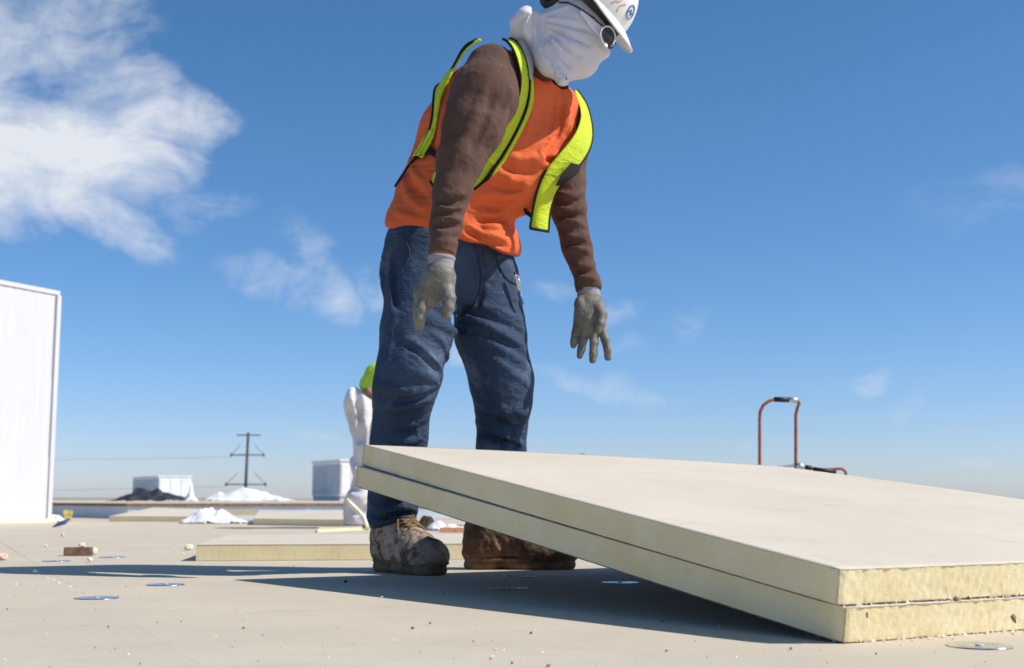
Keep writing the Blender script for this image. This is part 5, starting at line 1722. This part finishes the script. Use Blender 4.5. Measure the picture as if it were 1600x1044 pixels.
# --- head cloth, hat, sunglasses
KNOT = W(838, 28, 3.545)
def build_head():
    f = Field(HEADC - np.array([0.26, 0.20, 0.24]), HEADC + np.array([0.22, 0.22, 0.20]), 0.0034)
    f.add(El(HEADC, (0.112, 0.086, 0.128), HR), 0.02)
    f.add(Rc(W(905, 82, 3.56), W(914, 101, 3.555), 0.056, 0.034), 0.045)          # jaw / chin
    f.add(Rc(W(930, 72, 3.55), W(944, 82, 3.55), 0.034, 0.017), 0.03)              # nose under cloth
    f.add(Rc(W(890, 96, 3.56), W(881, 125, 3.535), 0.062, 0.016), 0.035)          # throat drape to its tip
    f.add(Rc(W(862, 60, 3.60), W(852, 92, 3.62), 0.062, 0.056), 0.04)
    f.add(Rc(W(860, 84, 3.54), W(877, 126, 3.515), 0.042, 0.012), 0.03)
    f.add(Rc(W(838, 66, 3.57), W(858, 100, 3.54), 0.036, 0.034), 0.03)
    f.add(Rc(W(850, 38, 3.56), KNOT, 0.050, 0.018), 0.03)                           # gathered at the knot
    f.add(Rc(KNOT, W(820, 26, 3.54), 0.014, 0.027), 0.010)                         # tail
    f.add(Rc(W(824, 18, 3.54), W(808, 36, 3.55), 0.016, 0.020), 0.012)
    f.add(Rc(W(808, 36, 3.55), W(802, 56, 3.57), 0.020, 0.012), 0.012)
    f.add(Rc(W(824, 34, 3.545), W(816, 56, 3.57), 0.026, 0.026), 0.015)
    f.add(Rc(W(824, 26, 3.52), W(828, 54, 3.545), 0.016, 0.024), 0.012)
    K = dict(k=0.005)
    R = [
        ([(840, 29), (866, 31), (894, 33), (922, 38)], dict(r=0.010, h=0.004, k=0.005)),
        ([(840, 30), (864, 40), (892, 49), (926, 58)], dict(r=0.010, h=0.005, k=0.005)),
        ([(840, 31), (860, 48), (888, 66), (922, 82)], dict(r=0.010, h=0.005, k=0.005)),
        ([(840, 32), (856, 54), (878, 78), (906, 100)], dict(r=0.010, h=0.006, k=0.005)),
        ([(839, 33), (851, 60), (866, 88), (886, 114)], dict(r=0.011, h=0.007, k=0.005)),
        ([(838, 34), (846, 62), (858, 92), (876, 120)], dict(r=0.011, h=0.008, k=0.005)),
        ([(837, 34), (841, 58), (848, 84), (860, 108)], dict(r=0.010, h=0.007, k=0.005)),
        ([(836, 35), (834, 54), (838, 72)], dict(r=0.010, h=0.006, k=0.005)),
        ([(841, 26), (862, 19), (888, 10), (906, 4)], dict(r=0.010, h=0.004, k=0.005)),
        ([(832, 26), (820, 26), (806, 38), (802, 52)], dict(r=0.009, h=0.006, k=0.005)),
        ([(834, 30), (824, 38), (816, 54)], dict(r=0.009, h=0.006, k=0.005)),
    ]
    C = [
        ([(841, 29), (864, 35), (892, 41), (920, 48)], dict(r=0.007, h=0.004, k=0.004)),
        ([(841, 31), (862, 44), (890, 57), (920, 70)], dict(r=0.007, h=0.005, k=0.004)),
        ([(841, 32), (858, 51), (882, 72), (908, 90)], dict(r=0.007, h=0.004, k=0.005)),
        ([(840, 33), (854, 58), (872, 84), (892, 106)], dict(r=0.007, h=0.0045, k=0.005)),
        ([(839, 34), (849, 62), (862, 90), (880, 116)], dict(r=0.007, h=0.0045, k=0.005)),
        ([(838, 35), (844, 60), (853, 88), (866, 112)], dict(r=0.007, h=0.0045, k=0.005)),
        ([(836, 22), (830, 30), (828, 44), (830, 58)], dict(r=0.009, h=0.006, k=0.005)),
        ([(826, 22), (814, 32), (808, 48)], dict(r=0.007, h=0.004, k=0.005)),
        ([(838, 18), (838, 26), (837, 36)], dict(r=0.009, h=0.006, k=0.005)),
    ]
    f.folds(R, C)
    return f, field_obj('head_cloth', f, M['headcloth'], worker, lambda V: fbm(V * 30, 31, 2) * 0.0020)
HF, headcloth = build_head()
def cloth_label():
    pts = [HF.hit(px, py)[0] for px, py in ((874, 123), (885, 121), (886, 125), (875, 127))]
    if all(p is not None for p in pts):
        mesh_np('printed_mark', [p + np.array([0, -0.003, 0]) for p in pts], [(0, 1, 2, 3)], M['dark'], headcloth)
cloth_label()
tube('head_strap', [HEADC + FACE * a + HUP * c + HSD * s_ for a, s_, c in [(-0.118, 0.02, 0.075), (-0.125, 0.0, 0.06), (-0.122, -0.03, 0.065)]] if False else
     smooth_path([W(846, -22, 3.56), W(849, -6, 3.55), W(852, 6, 3.55), W(862, 4, 3.54), W(878, -10, 3.53)], 16), 0.013, M['black'], worker, 8)

def build_hat():
    # shell: surface of revolution about HUP, elongated along FACE, with ridge and brim
    fc = nrm([0.68, -0.16, -0.70]); up = nrm(np.array([0, 0, 1.0]) - fc * fc[2]); sd = np.cross(fc, up)
    c0 = W(982, 73, 3.55) - fc * 0.172 + up * 0.026
    n_a, n_r = 72, 22
    def rim(a):
        return 0.128 * math.cos(a), 0.108 * math.sin(a)
    V, F = [], []
    for layer in (0, 1):
        s_ = 1.0 if layer == 0 else 0.965
        for i in range(n_r + 1):
            ph = math.pi / 2 * i / n_r
            for k in range(n_a):
                a = 2 * math.pi * k / n_a
                x, y = rim(a)
                rr = math.cos(ph) ** 0.82
                z = 0.128 * math.sin(ph) ** 1.05
                ridge = 0.006 * math.exp(-((y * rr) / 0.022) ** 2) * math.sin(ph)
                V.append(c0 + fc * x * rr * s_ + sd * y * rr * s_ + up * (z * s_ + ridge - 0.0))
    K = (n_r + 1) * n_a
    for layer in (0, 1):
        for i in range(n_r):
            for k in range(n_a):
                k2 = (k + 1) % n_a
                q = (layer * K + i * n_a + k, layer * K + i * n_a + k2, layer * K + (i + 1) * n_a + k2, layer * K + (i + 1) * n_a + k)
                F.append(q if layer == 0 else q[::-1])
    hat = mesh_np('hard_hat', V, F, M['hat'], worker)
    # brim: narrow all round, long bill in front, rolled edge
    V, F = [], []
    rows = 7
    for i in range(rows):
        t = i / (rows - 1)
        for k in range(n_a):
            a = 2 * math.pi * k / n_a
            x, y = rim(a)
            front = max(0.0, math.cos(a)) ** 1.6
            ext = 0.008 + 0.050 * front
            d = nrm(np.array([x / 0.128, y / 0.108, 0]))
            r0 = 0.97
            px_ = x * r0 + d[0] * ext * t; py_ = y * r0 + d[1] * ext * t
            z = -0.022 * front * t ** 1.4 - 0.004 * t + 0.010 * (abs(py_) / 0.11) ** 2 * -front * t
            V.append(c0 + fc * px_ + sd * py_ + up * z)
    for i in range(rows - 1):
        for k in range(n_a):
            k2 = (k + 1) % n_a
            F.append((i * n_a + k, (i + 1) * n_a + k, (i + 1) * n_a + k2, i * n_a + k2))
    br = mesh_np('brim', V, F, M['hat'], hat)
    md = br.modifiers.new('t', 'SOLIDIFY'); md.thickness = 0.0038; md.offset = 0
    edge = [np.array(V[(rows - 1) * n_a + k]) for k in range(n_a)] + [np.array(V[(rows - 1) * n_a])]
    tube('brim_edge', edge, 0.0034, M['hat'], hat, 8)
    def on_shell(a, ph, o=0.0015):
        x, y = rim(a); rr = math.cos(ph) ** 0.82; z = 0.128 * math.sin(ph) ** 1.05
        p = c0 + fc * x * rr + sd * y * rr + up * z
        return p + nrm(p - c0) * o
    # emblem on the front, drawn as an oval ring, and old marker scribbles on the side
    sgn = 1 if np.dot(sd, np.array([0, -1.0, 0])) > 0 else -1
    ring = [on_shell(sgn * (0.30 + 0.15 * math.cos(q)), 0.40 + 0.17 * math.sin(q)) for q in np.linspace(0, 2 * math.pi, 28)]
    tube('emblem', ring, 0.0022, M['blue_mark'], hat, 6)
    tube('emblem', [on_shell(sgn * (0.30 + q), 0.40 + 0.05 * math.sin(40 * q)) for q in np.linspace(-0.11, 0.11, 16)], 0.0020, M['blue_mark'], hat, 6)
    for st in ([(0.95, 0.16), (0.90, 0.30), (0.80, 0.36), (0.76, 0.52)], [(0.70, 0.12), (0.74, 0.26), (0.66, 0.38), (0.60, 0.42)]):
        tube('scribble', [on_shell(sgn * a, ph, 0.0006) for a, ph in smooth_path(st, 12)], 0.0013, M['orange_mark'], hat, 5)
    for st in ([(1.5, 0.30), (1.35, 0.40), (1.2, 0.36)], [(1.3, 0.55), (1.15, 0.50), (1.1, 0.62)]):
        tube('scribble', [on_shell(sgn * a, ph, 0.0006) for a, ph in smooth_path(st, 12)], 0.0011, M['grey_metal'], hat, 5)
    # suspension band inside
    V, F = [], []
    for i, z in enumerate((-0.030, 0.012)):
        for k in range(n_a):
            a = 2 * math.pi * k / n_a
            x, y = rim(a)
            V.append(c0 + fc * x * 0.90 + sd * y * 0.90 + up * z)
    for k in range(n_a):
        k2 = (k + 1) % n_a
        F.append((k, k2, n_a + k2, n_a + k))
    b_ = mesh_np('head_band', V, F, M['black'], hat)
    b_.modifiers.new('t', 'SOLIDIFY').thickness = 0.003
    return hat
build_hat()

def build_glasses():
    g = empty('unused') if False else None
    def onface(px, py, off):
        p, ok = HF.hit(px, py)
        if p is None: p = W(px, py, 3.53)
        return p + (HF.normal(p) * off if ok else -nrm(ray(px, py)) * off)
    # side shield / temple arm in white
    o, top = band('sunglasses', HF, [(908, 18), (922, 28), (936, 40), (946, 46)], [(906, 22), (916, 36), (928, 52), (938, 62)], M['white_plastic'], worker, n=24, off=0.012, th=0.006)
    tube('temple_edge', top[:, 0], 0.0022, M['black'], o, 6)
    tube('temple_cord', [onface(px, py, 0.006) for px, py in smooth_path([(874, 6), (890, 7), (904, 14), (916, 22), (928, 30)], 24)], 0.0026, M['black'], o, 6)
    # lens
    cpx = [(939, 52), (942, 46), (947, 43), (953, 44), (958, 50), (960, 58), (958, 66), (953, 72), (948, 73), (943, 66), (940, 59)]
    cen = W(950, 58, 3.475)
    nml = nrm(np.array([0.45, -0.88, -0.12]))
    def lensring(s_, o_):
        P = []
        for px, py in cpx:
            x, y = 950 + (px - 950) * s_, 58 + (py - 58) * s_
            d = ray(x, y); t = np.dot(cen - CAMP, nml) / np.dot(d, nml)
            P.append(CAMP + d * t + nml * o_)
        return P
    R0, R1, R2 = lensring(1.0, 0.0), lensring(0.6, 0.004), lensring(1.0, -0.004)
    n = len(R0)
    V = R0 + R1 + [cen + nml * 0.0055] + R2
    F = []
    for k in range(n):
        k2 = (k + 1) % n
        F += [(k, k2, n + k2, n + k), (n + k, n + k2, 2 * n), (2 * n + 1 + k2, 2 * n + 1 + k, k, k2)]
    mesh_np('lens', V, F, M['lens'], o)
    fr = smooth_path(lensring(1.10, 0.001) + [lensring(1.10, 0.001)[0]], 40)
    tube('frame', fr, 0.0021, M['white_plastic'], o, 8)
    tube('nose_bridge', smooth_path([W(951, 74, 3.475), W(956, 73, 3.48), W(960, 68, 3.50)], 10), 0.0055, M['dark'], o, 8)
build_glasses()

# --- gloves
def build_glove(wrist, palm, fingers, thumb, lo_off, cuff, res=0.0028, seed=0, palm_ax=None, palm_fl=0.55, extra=()):
    pts = [np.array(p[:3]) for fing in fingers + [thumb] for p in fing] + [palm[0], palm[1]]
    lo = np.min(pts, 0) - 0.05; hi = np.max(pts, 0) + 0.05
    f = Field(lo, hi, res)
    f.add(Rc(palm[0], palm[1], palm[2], palm[3], palm_ax, palm_fl), 0.01)
    for p, k in extra: f.add(p, k)
    for fg in fingers + [thumb]:
        for a, b_ in zip(fg[:-1], fg[1:]):
            f.add(Rc(np.array(a[:3]), np.array(b_[:3]), a[3], b_[3]), 0.005)
    g = field_obj('glove', f, M['glove'], worker, lambda V: fbm(V * 70, 41 + seed, 3) * 0.0022)
    cu = [np.asarray(c, float) for c in cuff[0]]
    c_ = tube('cuff', smooth_path(cu, 14), np.interp(np.linspace(0, 1, 14), np.linspace(0, 1, len(cuff[1])), cuff[1]), M['cuff'], g, 22)
    d = nrm(cu[1] - cu[0])
    tube('cuff_roll', [cu[0] - d * 0.004, cu[0] - d * 0.002, cu[0] + d * 0.004, cu[0] + d * 0.008], [cuff[1][0] * 0.97, cuff[1][0] * 1.06, cuff[1][0] * 1.06, cuff[1][0] * 0.97], M['cuff'], g, 22)
    return f, g
def wp(px, py, Y, rp): return (*W(px, py, Y), rp * Y / FPX)
# his left hand, palm towards the camera
fing = [
    [wp(937, 505, 3.715, 9.0), wp(946, 532, 3.70, 7.0), wp(949, 548, 3.695, 6.3), wp(950, 559, 3.70, 5.6)],
    [wp(926, 508, 3.715, 9.5), wp(928, 536, 3.70, 7.0), wp(927, 553, 3.695, 6.3), wp(926, 563, 3.695, 5.6)],
    [wp(915, 506, 3.72, 9.2), wp(911, 532, 3.705, 6.8), wp(908, 547, 3.70, 6.1), wp(906, 556, 3.70, 5.4)],
    [wp(904, 502, 3.73, 8.0), wp(899, 521, 3.715, 6.3), wp(897, 532, 3.71, 5.7), wp(896, 540, 3.71, 5.2)],
]
thumb = [wp(932, 478, 3.715, 12), wp(940, 492, 3.685, 9.5), wp(939, 506, 3.672, 7.8), wp(934, 516, 3.668, 6.8)]
build_glove(None, (W(921, 476, 3.74), W(921, 502, 3.725), 0.043, 0.047, nrm([0.1, 1, 0.05]), 0.46), fing, thumb, None,
            ([W(918.5, 450, 3.745), W(920, 462, 3.745), W(922, 474, 3.742)], [0.0345, 0.035, 0.037]), seed=1,
            extra=[(El(W(907, 488, 3.71), (0.018, 0.018, 0.032)), 0.015), (El(W(906, 474, 3.715), (0.016, 0.016, 0.02)), 0.012)])
# his right hand, back to the camera, thumb forward
fing = [
    [wp(663, 462, 3.345, 11.0), wp(658, 484, 3.335, 9.6), wp(656, 499, 3.335, 8.8), wp(655, 510, 3.34, 7.6)],
    [wp(660, 464, 3.375, 11), wp(655, 484, 3.365, 10.0), wp(654, 496, 3.36, 9.2), wp(655, 505, 3.36, 8.0)],
    [wp(659, 462, 3.40, 10.5), wp(654, 480, 3.395, 9.5), wp(654, 492, 3.39, 8.6), wp(656, 499, 3.385, 7.6)],
    [wp(660, 458, 3.42, 9.5), wp(655, 474, 3.42, 8.4), wp(654, 483, 3.415, 7.6), wp(656, 489, 3.41, 7)],
]
thumb = [wp(695, 448, 3.345, 14), wp(702, 466, 3.325, 11.0), wp(700, 482, 3.315, 9.8), wp(697, 492, 3.315, 8.4)]
build_glove(None, (W(685, 432, 3.36), W(669, 462, 3.365), 0.040, 0.036, nrm([0.85, -0.4, 0.2]), 0.62), fing, thumb, None,
            ([W(689.5, 403, 3.358), W(688.5, 416, 3.357), W(686, 432, 3.355), W(681, 444, 3.352)], [0.0365, 0.0355, 0.0425, 0.0400]), seed=2,
            extra=[(Rc(W(685, 432, 3.352), W(664, 456, 3.352), 0.041, 0.030), 0.015), (Rc(W(692, 436, 3.35), W(697, 456, 3.338), 0.034, 0.022), 0.014),
                   (Rc(W(668, 462, 3.36), W(680, 462, 3.35), 0.022, 0.016), 0.015)])

# pen clipped at the hip pocket
def pen():
    a, b_ = W(805, 428, 3.70), W(817, 476, 3.705)
    t = empty('pen', b_)
    tag(t, 'blue pen with silver clip tucked in the jeans pocket', 'pen')
    d = nrm(b_ - a); L = np.linalg.norm(b_ - a)
    tube('cap_button', [a - d * 0.006, a + d * 0.006], 0.0035, M['dark'], t, 8)
    tube('barrel', [a + d * 0.004, a + d * L * 0.55], 0.0052, M['white_plastic'], t, 10)
    tube('grip', [a + d * L * 0.55, a + d * L], [0.0055, 0.0045], M['blue_mark'], t, 10)
    tube('clip', [a + d * 0.004 + np.array([0.006, -0.004, 0]), a + d * L * 0.5 + np.array([0.007, -0.004, 0])], 0.0018, M['silver'], t, 6)
pen()

# ------------------------------------------------------------------ second worker, bent over behind
W = W_all
M['white_overall'] = cloth('white_overall', (0.62, 0.60, 0.61), 700, 0.06, 0.9, (0.45, 0.40, 0.36), 0.4, 0.4, 7)
M['hivis_green'] = cloth('hi_vis_green', (0.36, 0.62, 0.05), 800, 0.06, 0.8, fold=0.2)
def bent_worker():
    Y = 9.3
    t = empty('person', (*W(556, 780, Y)[:2], 0))
    tag(t, 'bent worker in white overalls and lime shirt behind the standing worker', 'person')
    lo, hi = W(500, 850, Y) - np.array([0, 0.9, 0.4]), W(700, 540, Y) + np.array([0, 0.9, 0.1])
    lo[2] = -0.02
    hips = W(580, 632, Y)
    b = Field(lo, hi, 0.02)
    px_chain(b, [(558, 822, Y, 8), (562, 730, Y, 11), (575, 640, Y, 16), (622, 596, Y + 0.1, 18), (638, 612, Y + 0.1, 9), (645, 638, Y + 0.1, 14)], 0.05)
    px_chain(b, [(604, 820, Y + 0.25, 8), (600, 730, Y + 0.2, 11), (585, 640, Y + 0.1, 16)], 0.05)
    px_chain(b, [(640, 610, Y - 0.1, 9), (650, 670, Y - 0.12, 8), (655, 730, Y - 0.1, 7), (656, 760, Y - 0.1, 8)], 0.03)
    px_chain(b, [(640, 610, Y + 0.3, 9), (650, 670, Y + 0.3, 8), (655, 730, Y + 0.3, 7), (656, 760, Y + 0.3, 8)], 0.03)
    field_obj('body', b, M['skin'], t)
    f = Field(lo, hi, 0.011)
    px_chain(f, [(564, 634, Y, 24), (569, 665, Y, 22), (572, 700, Y, 18), (571, 748, Y, 17), (561, 790, Y, 22), (557, 818, Y, 20)], 0.06)
    px_chain(f, [(592, 642, Y + 0.1, 27), (598, 690, Y + 0.2, 22), (600, 750, Y + 0.22, 19), (603, 815, Y + 0.25, 19)], 0.10)
    f.add(El(W(551, 630, Y - 0.02), (0.055, 0.09, 0.12)), 0.06)
    f.folds([([(548, 610), (556, 650), (562, 700)], dict(r=0.03, h=0.025, k=0.03)), ([(566, 620), (570, 660), (572, 710)], dict(r=0.03, h=0.02, k=0.03)),
             ([(545, 770), (558, 778), (572, 770)], dict(r=0.025, h=0.02, k=0.03)), ([(548, 720), (560, 740), (566, 770)], dict(r=0.03, h=0.02, k=0.03))],
            [([(556, 612), (562, 650), (567, 690)], dict(r=0.02, h=0.03, k=0.03)), ([(544, 640), (552, 665), (560, 690)], dict(r=0.02, h=0.02, k=0.03)), ([(545, 795), (560, 800), (572, 795)], dict(r=0.02, h=0.025, k=0.03))])
    f.keep(Half((0, 0, 0.03), (0, 0, -1)), 0.01)
    field_obj('overalls', f, M['white_overall'], t, lambda V: fbm(V * 9, 51, 3) * 0.014)
    s_ = Field(lo, hi, 0.012)
    px_chain(s_, [(572, 601, Y + 0.0, 11), (590, 592, Y + 0.02, 24), (614, 586, Y + 0.08, 30), (632, 602, Y + 0.1, 24)], 0.06)
    for dy in (-0.1, 0.3):
        px_chain(s_, [(640, 612, Y + dy, 13), (650, 660, Y + dy, 11)], 0.04)
    field_obj('lime_shirt', s_, M['hivis_green'], t, lambda V: fbm(V * 10, 61, 3) * 0.015)
    h = Field(lo, hi, 0.012)
    h.add(El(W(646, 634, Y + 0.1), (0.10, 0.12, 0.10)), 0.02)
    h.add(Rc(W(640, 650, Y + 0.1), W(656, 648, Y + 0.1), 0.03, 0.02), 0.02)
    field_obj('hard_hat', h, M['hat'], t)
    tube('tool_belt', [W(573, 610, Y - 0.18), W(578, 615, Y - 0.2), W(590, 622, Y - 0.18)], 0.035, M['wood'], t, 8)
    for (px, yy) in ((556, Y), (604, Y + 0.25)):
        bt = Field(W(px, 835, yy) - np.array([0.2, 0.25, 0.3]), W(px, 800, yy) + np.array([0.3, 0.25, 0.1]), 0.012)
        c = W(px, 780, yy); c[2] = 0
        bt.add(Rc(c + np.array([-0.02, 0, 0.05]), c + np.array([0.16, -0.04, 0.045]), 0.05, 0.045), 0.03)
        bt.add(Rc(c + np.array([-0.02, 0, 0.05]), c + np.array([-0.02, 0, 0.14]), 0.05, 0.05), 0.03)
        bt.keep(Half((0, 0, 0.002), (0, 0, -1)), 0.005)
        field_obj('boot', bt, M['boot_brown'], t)
    for dy in (-0.1, 0.3):
        hp = W(656, 766, Y + dy)
        f2 = Field(hp - 0.13, hp + 0.1, 0.008)
        f2.add(Rc(hp, hp + np.array([0.01, 0, -0.04]), 0.035, 0.038, (0, 1, 0), 0.6), 0.01)
        for q in range(4):
            f2.add(Rc(hp + np.array([0.028 - 0.018 * q, 0, -0.05]), hp + np.array([0.03 - 0.02 * q, -0.02, -0.105 + 0.006 * abs(q - 1)]), 0.010, 0.008), 0.005)
        f2.add(Rc(hp + np.array([0.03, -0.01, -0.01]), hp + np.array([0.055, -0.02, -0.06]), 0.012, 0.009), 0.006)
        field_obj('glove', f2, M['glove'], t)
bent_worker()
# offcut stick leaning at his feet, brown sack, timber scraps between the boots
g = G(573, 826)
tube_pts = [W(541, 781, 8.9), W(566, 806, 8.85), W(574, 826.5, 8.8)]
o = tube('foam_strip', smooth_path(tube_pts, 8), 0.018, M['foam_crumb'], None, 4); tag(o, 'cream foam strip leaning against the bent worker leg', 'foam strip')
heap('sack', G(664, 828), 0.13, 0.10, 0.17, simple('dark_sack', (0.055, 0.035, 0.022), 0.9, 0.3, 12, 0.4), 17, 'dark brown sack seen through the gap under the boards', 'sack', peaks=2, rough=0.2)
for i, (px, py, L, a, lab) in enumerate([(712, 832, 0.20, 0.15, 'thin reddish timber scrap behind the far boot'), (722, 829, 0.14, -0.2, 'short timber scrap lying behind the reddish scrap')]):
    g = G(px, py)
    bm = bmesh.new(); box_bm(bm, (g[0], g[1], 0.016 + 0.004 * i), (L, 0.03, 0.03), a, 0.002)
    tag(bm_obj('timber_scrap', bm, M['orange_mark'] if i == 0 else M['pale_wood']), lab, 'timber scrap')
